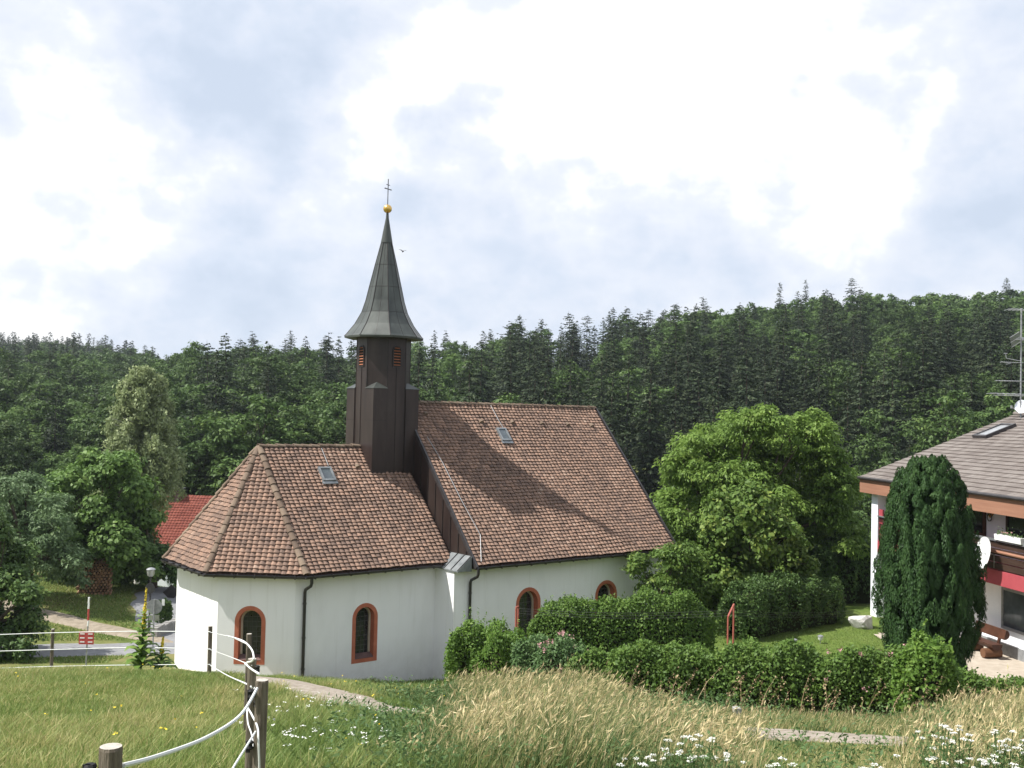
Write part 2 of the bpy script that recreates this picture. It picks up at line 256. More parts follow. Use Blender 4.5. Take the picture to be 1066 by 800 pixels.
# ------------------------------------------------------------------ builders
def tag(o, label=None, cat=None, group=None, kind=None):
    if label: o['label'] = label
    if cat: o['category'] = cat
    if group: o['group'] = group
    if kind: o['kind'] = kind
    return o
def thing(name, label, cat, loc=(0, 0, 0), rotz=0.0, group=None):
    o = bpy.data.objects.new(name, None); COL.objects.link(o); o.location = loc; o.rotation_euler = (0, 0, rotz); o.empty_display_size = 0.2
    return tag(o, label, cat, group)
def link_mesh(name, me, mats, parent=None):
    o = bpy.data.objects.new(name, me); COL.objects.link(o)
    for mm in (mats if isinstance(mats, (list, tuple)) else [mats]): me.materials.append(mm)
    if parent: o.parent = parent
    return o
def copy_tree(o, parent=None):
    c = o.copy(); COL.objects.link(c)
    if parent: c.parent = parent
    for ch in list(o.children): copy_tree(ch, c)
    return c
class MB:
    def __init__(s): s.v = []; s.f = []; s.mi = []; s.cur = 0
    def add(s, vs, fs):
        k = len(s.v); s.v += [tuple(p) for p in vs]; s.f += [tuple(i + k for i in f) for f in fs]; s.mi += [s.cur] * len(fs); return s
    def box(s, a, b):
        (x0, y0, z0), (x1, y1, z1) = a, b
        return s.add([(x0, y0, z0), (x1, y0, z0), (x1, y1, z0), (x0, y1, z0), (x0, y0, z1), (x1, y0, z1), (x1, y1, z1), (x0, y1, z1)],
                     [(0, 3, 2, 1), (4, 5, 6, 7), (0, 1, 5, 4), (1, 2, 6, 5), (2, 3, 7, 6), (3, 0, 4, 7)])
    def obox(s, c, ax, ay, az, hx, hy, hz):           # oriented box
        c, ax, ay, az = map(Vector, (c, ax, ay, az)); V = []
        for dz in (-1, 1):
            for dx, dy in ((-1, -1), (1, -1), (1, 1), (-1, 1)): V.append(c + ax * hx * dx + ay * hy * dy + az * hz * dz)
        return s.add(V, [(0, 3, 2, 1), (4, 5, 6, 7), (0, 1, 5, 4), (1, 2, 6, 5), (2, 3, 7, 6), (3, 0, 4, 7)])
    def bar(s, p, q, w, h, upv=(0, 0, 1)):
        p, q = Vector(p), Vector(q); d = (q - p); L = d.length; d.normalize(); u = Vector(upv); sd_ = d.cross(u)
        if sd_.length < 1e-4: sd_ = d.cross(Vector((1, 0, 0)))
        sd_.normalize(); u = sd_.cross(d)
        return s.obox((p + q) / 2, d, sd_, u, L / 2, w / 2, h / 2)
    def tube(s, pts, r, n=8, cap=True):
        pts = [Vector(p) for p in pts]; rs = r if isinstance(r, (list, tuple)) else [r] * len(pts); V = []; prev = None
        for i, p in enumerate(pts):
            d = (pts[min(i + 1, len(pts) - 1)] - pts[max(i - 1, 0)])
            if d.length < 1e-9: d = Vector((0, 0, 1))
            d.normalize()
            if prev is None:
                a = d.cross(Vector((0, 0, 1)));
                if a.length < 1e-3: a = d.cross(Vector((1, 0, 0)))
            else: a = prev - d * prev.dot(d)
            a.normalize(); b_ = d.cross(a); prev = a
            for k in range(n):
                t = 2 * math.pi * k / n; V.append(p + (a * math.cos(t) + b_ * math.sin(t)) * rs[i])
        Fc = []
        for i in range(len(pts) - 1):
            for k in range(n): Fc.append((i * n + k, i * n + (k + 1) % n, (i + 1) * n + (k + 1) % n, (i + 1) * n + k))
        if cap: Fc.append(tuple(reversed(range(n)))); Fc.append(tuple((len(pts) - 1) * n + k for k in range(n)))
        return s.add(V, Fc)
    def lathe(s, prof, n=16, c=(0, 0, 0), ph=0.0, cap=True):
        V = []
        for rr, z in prof:
            for k in range(n):
                t = 2 * math.pi * k / n + ph; V.append((c[0] + rr * math.cos(t), c[1] + rr * math.sin(t), c[2] + z))
        Fc = []
        for i in range(len(prof) - 1):
            for k in range(n): Fc.append((i * n + k, i * n + (k + 1) % n, (i + 1) * n + (k + 1) % n, (i + 1) * n + k))
        if cap: Fc.append(tuple(reversed(range(n)))); Fc.append(tuple((len(prof) - 1) * n + k for k in range(n)))
        return s.add(V, Fc)
    def prism(s, poly, z0, z1):
        k = len(poly); V = [(p[0], p[1], z0) for p in poly] + [(p[0], p[1], z1) for p in poly]
        Fc = [tuple(reversed(range(k))), tuple(range(k, 2 * k))] + [(i, (i + 1) % k, k + (i + 1) % k, k + i) for i in range(k)]
        return s.add(V, Fc)
    def extrude(s, poly, off):                         # polygon (3D) swept along off
        k = len(poly); P = [Vector(p) for p in poly]; o = Vector(off); V = P + [p + o for p in P]
        return s.add(V, [tuple(reversed(range(k))), tuple(range(k, 2 * k))] + [(i, (i + 1) % k, k + (i + 1) % k, k + i) for i in range(k)])
    def build(s, name, mats, parent=None, smooth=False, recalc=True):
        me = bpy.data.meshes.new(name); me.from_pydata(s.v, [], s.f)
        mats = mats if isinstance(mats, (list, tuple)) else [mats]
        if recalc:
            import bmesh
            bm = bmesh.new(); bm.from_mesh(me); bmesh.ops.recalc_face_normals(bm, faces=bm.faces[:]); bm.to_mesh(me); bm.free()
        if len(mats) > 1: me.polygons.foreach_set('material_index', s.mi)
        if smooth:
            me.polygons.foreach_set('use_smooth', [True] * len(me.polygons))
            try: me.set_sharp_from_angle(angle=R(40))
            except Exception: pass
        me.update()
        return link_mesh(name, me, mats, parent)
def np_mesh(name, V, Fq, tone=None, mi=None):
    V = np.ascontiguousarray(V, dtype=np.float32); Fq = np.ascontiguousarray(Fq, dtype=np.int32)
    me = bpy.data.meshes.new(name); k = Fq.shape[1]; nf = len(Fq)
    me.vertices.add(len(V)); me.vertices.foreach_set('co', V.ravel())
    me.loops.add(nf * k); me.loops.foreach_set('vertex_index', Fq.ravel())
    me.polygons.add(nf); me.polygons.foreach_set('loop_start', np.arange(0, nf * k, k, dtype=np.int32))
    if mi is not None: me.polygons.foreach_set('material_index', np.ascontiguousarray(mi, dtype=np.int32))
    if tone is not None:
        a = me.attributes.new('tone', 'FLOAT', 'FACE'); a.data.foreach_set('value', np.ascontiguousarray(np.clip(tone, 0, 1), dtype=np.float32))
    me.update(calc_edges=True); return me
def unit(a): return a / np.maximum(np.linalg.norm(a, axis=1, keepdims=True), 1e-9)
def leaf_quads(rng, P, N, size, aspect=0.55, D=None):
    """diamond leaves: centre P, facing N, long axis along D (random when None)"""
    n_ = len(P); N = unit(N)
    if D is None: D = rng.normal(size=(n_, 3))
    T = D - N * (D * N).sum(1, keepdims=True); T = unit(T); B = np.cross(N, T); s_ = np.asarray(size).reshape(-1, 1) * 0.5
    fold = N * s_ * 0.18
    V = np.stack([P - T * s_, P + B * s_ * aspect + fold, P + T * s_, P - B * s_ * aspect + fold], axis=1).reshape(-1, 3)
    Fq = np.arange(4 * n_).reshape(-1, 4)
    return V, Fq

# ------------------------------------------------------------------ terrain
def gp(px, py, Y): p = at(px, py, Y); return (p.x, p.y, p.z)
S_ = 0.213
ctrl = []
for X_, Y_ in [(-25, -12), (0, -12), (25, -12), (-12, 0), (0, 0), (12, 0), (-10, 8), (0, 8), (10, 8), (-10, 15), (-4, 15), (2, 15), (8, 15), (15, 14), (-3, 21), (3, 21), (9, 20), (14, 18), (3, 25), (9, 25), (15, 22), (-1, 28.5)]:
    ctrl.append((X_, Y_, -1.65 - S_ * Y_))
ctrl += [gp(219, 703, 26.5), gp(183, 696, 35.8), gp(302, 709, 32.8), gp(448, 710, 36.1), gp(100, 699, 29.5), gp(0, 701, 29.5), gp(-150, 705, 29)]
ctrl += [(-16, 41, -10.1), (-22, 40, -10.1), (-30, 40, -10.1), (-10, 43, -10.3), (-14, 46, -10.4), (-24, 46, -10.3), (-34, 46, -10.2),
         (-14, 54, -10.7), (-24, 54, -10.0), (-34, 54, -9.6), (-20, 66, -11.4), (-32, 66, -11.0), (-8, 60, -11.2), (-4, 48, -10.3),
         (6, 33, -8.1), (12, 32, -8.0), (3, 36, -8.6), (9, 37, -8.0), (14, 37, -8.0), (12, 43, -8.0), (18, 43, -8.0), (18, 33, -8.0), (24, 36, -8.0), (24, 28, -7.6), (18, 27, -7.4),
         (6, 44, -8.5), (4, 52, -9.6), (14, 54, -9.2), (26, 54, -9.0), (6, 66, -12), (26, 66, -11.5), (-45, 30, -8.5), (40, 30, -7.5), (45, 66, -11), (-50, 66, -11)]
ctrl = np.array(ctrl, float)
def tps_fit(c):
    n_ = len(c); d = np.linalg.norm(c[:, None, :2] - c[None, :, :2], axis=2); K = np.where(d > 0, d * d * np.log(d + 1e-12), 0) + np.eye(n_) * 0.6
    Pm = np.c_[np.ones(n_), c[:, :2]]; A = np.block([[K, Pm], [Pm.T, np.zeros((3, 3))]])
    return np.linalg.solve(A, np.r_[c[:, 2], 0, 0, 0])
TW = tps_fit(ctrl)
def g_near(x, y):
    x = np.asarray(x, float); y = np.asarray(y, float); sh = x.shape; x = x.ravel(); y = y.ravel(); out = np.zeros(len(x))
    for k in range(0, len(x), 20000):
        d2 = (x[k:k + 20000, None] - ctrl[None, :, 0]) ** 2 + (y[k:k + 20000, None] - ctrl[None, :, 1]) ** 2
        out[k:k + 20000] = (0.5 * d2 * np.log(d2 + 1e-12)) @ TW[:len(ctrl)] + TW[-3] + TW[-2] * x[k:k + 20000] + TW[-1] * y[k:k + 20000]
    return out.reshape(sh)
RIDGE = np.array([(-400, 352, 520), (-100, 353, 520), (0, 354, 520), (60, 353, 500), (130, 359, 470), (165, 364, 330), (205, 362, 240), (250, 353, 225), (300, 352, 225), (350, 364, 240), (440, 355, 240),
                  (480, 350, 240), (540, 341, 245), (600, 335, 250), (660, 326, 255), (720, 321, 260), (800, 312, 270), (880, 302, 275), (960, 301, 280), (1066, 298, 285), (1500, 300, 300)], float)
def ridge_of(px):
    yy = np.interp(px, RIDGE[:, 0], RIDGE[:, 1]); Yr = np.interp(px, RIDGE[:, 0], RIDGE[:, 2])
    elev = np.tan(np.arctan((400 - yy + ROLL * (px - 533)) / F) + PITCH)
    return Yr, elev * Yr - 16.5
def g_far(x, y):
    px = np.clip(col_of(x, np.maximum(y, 60)), -400, 1500); Yr, zr = ridge_of(px)
    t = (y - 88) / (Yr - 88); zf = -17.0
    z = np.where(t < 0, zf, np.where(t < 1, zf + (zr - zf) * np.clip(t, 0, 1) ** 0.95, zr - 14 * (1 - np.exp(-(np.maximum(t, 1) - 1) * 1.4))))
    return z
def G(x, y):
    x = np.asarray(x, float); y = np.asarray(y, float)
    xn = np.clip(x, -46, 42); yn = np.clip(y, -14, 68)
    w = np.clip((y - 62) / 26, 0, 1); w = w * w * (3 - 2 * w)
    w2 = np.clip((np.abs(x) - 40) / 60, 0, 1) * np.clip((y - 20) / 40, 0, 1)
    w = np.maximum(w, w2)
    return g_near(xn, yn) * (1 - w) + g_far(x, y) * w
def gz(x, y): return float(G(np.array([x]), np.array([y]))[0])
def axis_vals(segs):
    out = [segs[0][0]]
    for a, b_, st in segs: out += list(np.linspace(a, b_, max(2, int(round((b_ - a) / st)) + 1))[1:])
    return np.array(out)
xs = axis_vals([(-1500, -200, 100), (-200, -60, 14), (-60, -30, 2), (-30, 30, 0.6), (30, 60, 2), (60, 200, 14), (200, 1500, 100)])
ys = axis_vals([(-400, -20, 60), (-20, 8, 2), (8, 60, 0.6), (60, 100, 2), (100, 320, 8), (320, 600, 20), (600, 2600, 200)])
XX, YY = np.meshgrid(xs, ys); ZZ = G(XX, YY)
bumps = 0.05 * np.sin(XX * 1.9 + 0.7 * np.sin(YY * 1.3)) * np.sin(YY * 1.6 + XX * 0.5)
ZZ = ZZ + bumps * ((YY > 8) & (YY < 34) & (XX < 1.0) & (XX > -14)) * 0.6
nx, ny = len(xs), len(ys)
idx = np.arange(nx * ny).reshape(ny, nx)
Fq = np.stack([idx[:-1, :-1], idx[:-1, 1:], idx[1:, 1:], idx[1:, :-1]], -1).reshape(-1, 4)
me = np_mesh('ground', np.stack([XX, YY, ZZ], -1).reshape(-1, 3), Fq)
me.polygons.foreach_set('use_smooth', np.ones(len(Fq), bool))
ground = tag(link_mesh('ground', me, MA['meadow']), 'rough grassy slope falling to the chapel and rising to wooded hills', 'ground', kind='structure')

def strip(name, pts, width, mat, lift=0.03, label=None, cat=None, nw=6, step=0.5, edge=0.12, seed=1):
    rng = np.random.default_rng(seed); P = [np.array(p, float) for p in pts]; dense = []
    for i in range(len(P) - 1):                        # Catmull-Rom
        p0 = P[max(i - 1, 0)]; p1 = P[i]; p2 = P[i + 1]; p3 = P[min(i + 2, len(P) - 1)]; k = max(2, int(np.linalg.norm(p2 - p1) / step))
        for t in np.linspace(0, 1, k, endpoint=(i == len(P) - 2)):
            dense.append(0.5 * ((2 * p1) + (-p0 + p2) * t + (2 * p0 - 5 * p1 + 4 * p2 - p3) * t * t + (-p0 + 3 * p1 - 3 * p2 + p3) * t ** 3))
    D = np.array(dense); T = np.gradient(D, axis=0); T /= np.linalg.norm(T, axis=1, keepdims=True); Nn = np.c_[-T[:, 1], T[:, 0]]
    w_ = width * 0.5 * (1 + edge * np.sin(np.arange(len(D)) * 0.9 + rng.uniform(0, 6)) * rng.uniform(0.4, 1, len(D)))
    cols = np.linspace(-1, 1, nw); X = D[:, 0][:, None] + Nn[:, 0][:, None] * cols * w_[:, None]; Yv = D[:, 1][:, None] + Nn[:, 1][:, None] * cols * w_[:, None]
    Z = G(X, Yv) + lift * np.where(np.abs(cols) > 0.99, -0.6, 1.0)
    ii = np.arange(X.size).reshape(X.shape); Fq = np.stack([ii[:-1, :-1], ii[:-1, 1:], ii[1:, 1:], ii[1:, :-1]], -1).reshape(-1, 4)
    me = np_mesh(name, np.stack([X, Yv, Z], -1).reshape(-1, 3), Fq[:, ::-1]); me.polygons.foreach_set('use_smooth', np.ones(len(Fq), bool))
    return tag(link_mesh(name, me, mat), label, cat, kind='structure')
strip('road', [(-60, 41.5), (-34, 42.5), (-22, 43.0), (-14, 44.6), (-4, 48), (10, 56)], 3.4, MA['asphalt'], 0.05, 'grey asphalt lane behind the pasture fence', 'road')
strip('side_road', [(-13.5, 45.6), (-17.5, 53), (-19.5, 60), (-19.0, 68), (-14, 78)], 3.6, MA['asphalt'], 0.056, 'side road running off past the left trees', 'road')
strip('path', [(-13, 45.2), (-17.6, 47.5), (-23, 50.5), (-30, 54), (-40, 58)], 1.7, MA['dirt_path'], 0.05, 'bare dirt path slanting up under the left trees', 'path')
PATHPTS = [(-8.2, 29.8), (-5.0, 25.6), (-3.3, 22.6), (-1.6, 20.6), (1.4, 19.6), (5.6, 18.2), (11, 15.6), (18, 12.5), (26, 9)]
strip('field_path', PATHPTS, 2.3, MA['gravel_path'], 0.04, 'pale gravel path crossing the meadow below the hedge', 'path', edge=0.2)
# mown lawn and patio
def sheet(name, poly_fn, x0, x1, y0, y1, st, mat, lift, label, cat):
    xs_ = np.arange(x0, x1 + st, st); ys_ = np.arange(y0, y1 + st, st); X, Yv = np.meshgrid(xs_, ys_); Z = G(X, Yv) + lift
    ii = np.arange(X.size).reshape(X.shape); Fq = np.stack([ii[:-1, :-1], ii[:-1, 1:], ii[1:, 1:], ii[1:, :-1]], -1).reshape(-1, 4)
    cx = X.ravel()[Fq].mean(1); cyv = Yv.ravel()[Fq].mean(1); keep = poly_fn(cx, cyv); Fq = Fq[keep]
    used, inv = np.unique(Fq, return_inverse=True); V = np.stack([X, Yv, Z], -1).reshape(-1, 3)[used]
    me = np_mesh(name, V, inv.reshape(-1, 4)); me.polygons.foreach_set('use_smooth', np.ones(len(Fq), bool))
    return tag(link_mesh(name, me, mat), label, cat, kind='structure')
sheet('lawn', lambda x, y: (x > 1.5) & (y > 27.5) & (y < 45.5), 1.5, 22, 27, 46, 0.5, MA['lawn'], 0.03, 'mown green lawn beside the white house', 'lawn')
HO = at(897, 497, 43.0); HB = -8.0                       # far eave corner of the right-hand house
HDIR = Vector((1.5, -10.7, 0)).normalized(); HIN = Vector((0.990, 0.139, 0)); HIN = Vector((-HDIR.y, HDIR.x, 0))
def hl(px, py, yy):                                      # house-local (x,z) of a photo pixel on the plane y=yy
    d = ray(px, py); o = Vector((HO.x, HO.y, 0)) + HIN * yy; t = o.dot(HIN) / d.dot(HIN); p = d * t; q = p - o
    return q.dot(HDIR), p.z - HB
def in_patio(x, y):
    dx, dy = x - HO.x, y - HO.y; a = dx * HDIR.x + dy * HDIR.y; b_ = dx * HIN.x + dy * HIN.y
    return (a > 4.0) & (a < 18) & (b_ > -1.5) & (b_ < 2.5)
sheet('patio', in_patio, 12, 24, 24, 44, 0.25, MA['paving'], 0.06, 'pale paved terrace along the white house', 'patio')

# ------------------------------------------------------------------ chapel
TH = 0.9028; OX, OYc = -4.19, 39.6; ZB = -9.0
chapel = thing('chapel', 'white chapel with red brown tiled roof, apse and brown metal bell tower', 'chapel', (OX, OYc, ZB), math.pi / 2 - TH)
def L(u, v, z): return Vector((u, -v, z - ZB))            # u along the nave, v towards the viewer
def to_uv(p):
    q = Vector((p.x - OX, p.y - OYc)); s, c = math.sin(TH), math.cos(TH); return q.x * s + q.y * c, q.x * c - q.y * s
HR, HRN, HE = -1.34, 0.36, -5.25
APX = (-5.87, 0.0)
EC, EB = (-5.90, 3.85), (-8.37, 1.82)
nB = np.array([-(EC[1] - EB[1]), (EC[0] - EB[0])]); nB = nB / np.linalg.norm(nB)       # outward normal of the slanting facet
if nB[0] > 0: nB = -nB
WV, WN, WE = 3.40, 4.57, -8.37 + 0.42                      # wall planes: choir side, nave side, end facet
dB = nB @ np.array(EC) - 0.27
WC = ((dB - nB[1] * WV) / nB[0], WV); WB = (WE, (dB - nB[0] * WE) / nB[1])
choir_poly = [(-0.3, WV), WC, WB, (WB[0], -WB[1]), (WC[0], -WV), (-0.3, -WV)]
wins = []                                                  # centre(u,v), normal(u,v), half width, z top, z bottom
wins.append(((-3.42, WV), (0, 1), 0.49, -6.44, -8.42))
mB = ((WC[0] + WB[0]) / 2, (WC[1] + WB[1]) / 2)
def facet_hit(px, py):                                     # photo pixel on the slanting facet
    d = ray(px, py); s, c = math.sin(TH), math.cos(TH); nw = Vector((nB[0] * s + nB[1] * c, nB[0] * c - nB[1] * s, 0)); o = Vector((OX + mB[0] * s + mB[1] * c, OYc + mB[0] * c - mB[1] * s, 0))
    return d * (o.dot(nw) / d.dot(nw))
pw = facet_hit(261, 631); pw2 = facet_hit(261, 692); uw = to_uv(pw)
wins.append((uw, tuple(nB), 0.50, pw.z, pw2.z))
wins.append(((2.72, WN), (0, 1), 0.58, -6.27, -8.35)); wins.append(((6.62, WN), (0, 1), 0.58, -6.33, -8.35))

def arch(hw, zt, zb, n_=14):                               # outline in (t,z): up the left side, over, down the right
    zs = zt - hw; P = [(-hw, zb)]
    for k in range(n_ + 1):
        a = math.pi - math.pi * k / n_; P.append((hw * math.cos(a), zs + hw * math.sin(a)))
    P.append((hw, zb)); return P
def wframe(w):
    (u, v), (nu, nv), hw, zt, zb = w; tu, tv = nv, -nu
    return lambda t, z, d: L(u + tu * t + nu * d, v + tv * t + nv * d, z)
def cut(obj, cutters):
    for c in cutters:
        md = obj.modifiers.new('b', 'BOOLEAN'); md.operation = 'DIFFERENCE'; md.object = c; md.solver = 'EXACT'
    bpy.context.view_layer.update(); dg = bpy.context.evaluated_depsgraph_get()
    me2 = bpy.data.meshes.new_from_object(obj.evaluated_get(dg)); obj.modifiers.clear(); obj.data = me2
    for c in cutters: bpy.data.objects.remove(c, do_unlink=True)
def window_cutter(w, parent):
    f = wframe(w); hw = w[2] - 0.135; P = arch(hw, w[3] - 0.135, w[4] + 0.135); mb = MB()
    mb.extrude([f(t, z, 0.3) for t, z in P], f(0, 0, -0.34) - f(0, 0, 0.3)); return mb.build('cutter', MA['plaster'], parent)

mb = MB(); mb.prism([tuple(L(u, v, 0))[:2] for u, v in choir_poly], -11.6 - ZB, -5.30 - ZB)
choir_wall = mb.build('wall', MA['plaster'], chapel)
mb = MB(); UG = -0.62                                       # nave body: gable-shaped, running along u
prof = [(-WN, -11.6), (WN, -11.6), (WN, -5.32), (WN - 0.02, -5.0), (0, HRN - 0.45), (-WN + 0.02, -5.0), (-WN, -5.32)]
mb.extrude([L(0.05, v, z) for v, z in prof], L(9.75, 0, 0) - L(0.05, 0, 0))
nave_wall = mb.build('wall', MA['plaster'], chapel)
mb = MB(); mb.prism([tuple(L(u, v, 0))[:2] for u, v in [(UG, WN), (0.05, WN - 0.004), (0.05, -WN + 0.004), (UG, -WN)]], -11.6 - ZB, -5.42 - ZB)
gable_wall = mb.build('wall', MA['plaster'], chapel)
cut(choir_wall, [window_cutter(wins[0], chapel), window_cutter(wins[1], chapel)])
cut(nave_wall, [window_cutter(wins[2], chapel), window_cutter(wins[3], chapel)])
for w in wins:
    f = wframe(w); hw, zt, zb = w[2], w[3], w[4]; A = arch(hw, zt, zb); B_ = arch(hw - 0.135, zt - 0.135, zb + 0.135); k = len(A); mb = MB()
    ring = lambda d: [f(t, z, d) for t, z in A] + [f(t, z, d) for t, z in B_]
    V = ring(0.006) + [f(t, z, -0.01) for t, z in A] + [f(t, z, -0.235) for t, z in [(t * 0.994, z - 0.002) for t, z in B_]]
    Fc = []
    for i in range(k):
        j = (i + 1) % k; Fc += [(i, j, k + j, k + i), (i, 2 * k + i, 2 * k + j, j), (k + i, k + j, 3 * k + j, 3 * k + i)]
    mb.add(V, Fc); win = mb.build('window', MA['surround'], chapel)
    mb = MB(); I1 = arch(hw - 0.139, zt - 0.139, zb + 0.139); I2 = arch(hw - 0.20, zt - 0.20, zb + 0.20)
    V = [f(t, z, -0.235) for t, z in I1] + [f(t, z, -0.235) for t, z in I2] + [f(t, z, -0.31) for t, z in I2]; Fc = []
    for i in range(k):
        j = (i + 1) % k; Fc += [(i, j, k + j, k + i), (k + i, k + j, 2 * k + j, 2 * k + i)]
    mb.add(V, Fc); mb.build('frame', MA['inner_frame'], win)
    mb = MB(); mb.add([f(t, z, -0.30) for t, z in I2], [tuple(range(k))]); mb.build('glass', MA['glass'], win)
    mb = MB(); h2 = hw - 0.2; z0 = zb + 0.2; z1 = zt - 0.2
    def zlim(t): return z1 - h2 + math.sqrt(max(h2 * h2 - t * t, 0))
    for q in range(1, 4):
        t = -h2 + 2 * h2 * q / 4; mb.bar(f(t, z0, -0.292), f(t, zlim(t), -0.292), 0.014, 0.014, f(0, 0, 1) - f(0, 0, 0))
    zz = z0 + 0.16
    while zz < z1 - 0.05:
        hx = h2 if zz < z1 - h2 else math.sqrt(max(h2 * h2 - (zz - z1 + h2) ** 2, 0.001)); th_ = 0.026 if int((zz - z0) / 0.16 + .5) % 4 == 0 else 0.012
        mb.bar(f(-hx, zz, -0.29), f(hx, zz, -0.29), th_, 0.012, f(0, 0, 1) - f(0, 0, 0)); zz += 0.16
    mb.build('lead_bars', MA['lead'], win)
    mb = MB(); hs = hw - 0.14
    pr = [(-0.24, zb + 0.27), (0.015, zb + 0.150), (0.015, zb + 0.137), (-0.24, zb + 0.137)]
    mb.extrude([f(-hs, z, d) for d, z in pr], f(hs, 0, 0) - f(-hs, 0, 0)); mb.build('sill', MA['sill'], win)

# roofs
def tiles(mb, o, e, s, poly, tw=0.185, pitch=0.152, rng=random.Random(3), phase=0.0):
    e = Vector(e).normalized(); s = Vector(s).normalized(); n_ = e.cross(s)
    if n_.z < 0: n_ = -n_
    E = [p[0] for p in poly]; Sx = [p[1] for p in poly]; k = len(poly)
    def inside(x, y):
        r_ = False
        for i in range(k):
            x0, y0 = poly[i]; x1, y1 = poly[(i + 1) % k]
            if (y0 > y) != (y1 > y) and x < (x1 - x0) * (y - y0) / (y1 - y0) + x0: r_ = not r_
        return r_
    nr = int((max(Sx)) / pitch) + 1
    for r_ in range(nr):
        s0 = r_ * pitch; x = min(E) + tw / 2 + phase
        while x < max(E):
            if inside(x, s0 + pitch * 0.5):
                jx = rng.uniform(-.009, .009); js = rng.uniform(-.014, .014) + .012 * math.sin(x * 1.7 + r_ * .31); jz = rng.uniform(0, .012) + .012 * math.sin(x * .9 + s0 * 1.3); V = []
                hw = tw * 0.5 * 0.985; q = 5; tilt = rng.uniform(-.004, .004)
                prof = [(-1, 0.0), (-0.6, 0.030), (-0.1, 0.043), (0.45, 0.028), (1.0, -0.006)]
                for ss, lift in ((s0 - 0.015 + js, 0.052), (s0 + pitch * 1.22 + js, 0.0)):
                    for a, h in prof:
                        rd = 0.022 * a * a if lift > 0 else 0
                        V.append(o + e * (x + jx + a * hw) + s * (ss + rd) + n_ * (h + lift + jz + tilt * a))
                for i, (a, h) in enumerate(prof): V.append(V[i] - n_ * 0.045 + s * 0.004)
                mb.add(V, [(i, i + 1, q + i + 1, q + i) for i in range(q - 1)] + [(2 * q + i, 2 * q + i + 1, i + 1, i) for i in range(q - 1)])
            x += tw
def caps(mb, p, q, r0=0.115, ln=0.36, lift=0.03, rng=random.Random(5)):
    p, q = Vector(p), Vector(q); d = q - p; D = d.length; d.normalize(); k = int(D / ln) + 1; ln = D / k
    sd_ = d.cross(Vector((0, 0, 1))).normalized(); u = sd_.cross(d)
    for i in range(k):
        a = p + d * (ln * i - 0.03); b_ = p + d * (ln * (i + 1) + 0.03); V = []; jr = rng.uniform(0.97, 1.04); jl = rng.uniform(-.008, .008)
        for c, rr, lf in ((a, r0 * jr, lift + 0.028), (b_, r0 * 0.84, lift)):
            for t in np.linspace(-0.15, math.pi + 0.15, 8): V.append(c + sd_ * rr * math.cos(t) + u * (rr * 0.75 * math.sin(t) + lf + jl))
        V += [v - (v - (a + u * lift)) * 0.18 for v in V[:8]]
        mb.add(V, [(j, j + 1, 8 + j + 1, 8 + j) for j in range(7)] + [(16 + j, 16 + j + 1, j + 1, j) for j in range(7)])
def solid_roof(name, top_faces, bottom_z, mat):
    pass
# choir roof: base solid + tiles
eave = [(-0.02, 3.85), EC, EB, (EB[0], -EB[1]), (EC[0], -3.85), (-0.02, -3.85)]
mb = MB(); low = 0.05
Vt = [L(u, v, HE - low) for u, v in eave] + [L(APX[0], 0, HR - low), L(-0.02, 0, HR - low)] + [L(u, v, HE - 0.11) for u, v in eave]
mb.add(Vt, [(0, 1, 6, 7), (1, 2, 6), (2, 3, 6), (3, 4, 6), (4, 5, 7, 6), (0, 7, 5), (8, 13, 12, 11, 10, 9)] + [(i, i + 8, (i + 1) % 6 + 8, (i + 1) % 6) for i in range(6)])
croof = mb.build('roof', MA['dark_wood'], chapel)
mb = MB()
def plane_tiles(mb, p0, p1, top, extra=None, **kw):         # eave p0->p1 (uv), polygon up to the points top
    o = L(p0[0], p0[1], HE); e = (L(p1[0], p1[1], HE) - o); el = e.length; e = e.normalized()
    tp = [L(*t) for t in top]; s = tp[0] - o; s = s - e * s.dot(e); s.normalize()
    poly = [(0, -0.05), (el, -0.05)] + [((t - o).dot(e), (t - o).dot(s)) for t in tp]
    tiles(mb, o, e, s, poly, **kw)
plane_tiles(mb, EC, (-0.08, 3.85), [(-0.08, 0, HR), (APX[0], 0, HR)])
plane_tiles(mb, EB, EC, [(APX[0], 0, HR)])
plane_tiles(mb, (EB[0], -EB[1]), EB, [(APX[0], 0, HR)])
plane_tiles(mb, (EC[0], -3.85), (EB[0], -EB[1]), [(APX[0], 0, HR)])
plane_tiles(mb, (-0.08, -3.85), (EC[0], -3.85), [(APX[0], 0, HR), (-0.08, 0, HR)])
mb.build('roof_tiles', MA['roof_tile'], croof, recalc=False)
mb = MB(); ap = L(APX[0], 0, HR)
for c in (EC, EB, (EB[0], -EB[1]), (EC[0], -3.85)): caps(mb, L(c[0], c[1], HE), ap)
caps(mb, ap, L(-1.85, 0, HR))
mb.build('ridge_caps', MA['ridge_tile'], croof, recalc=False)
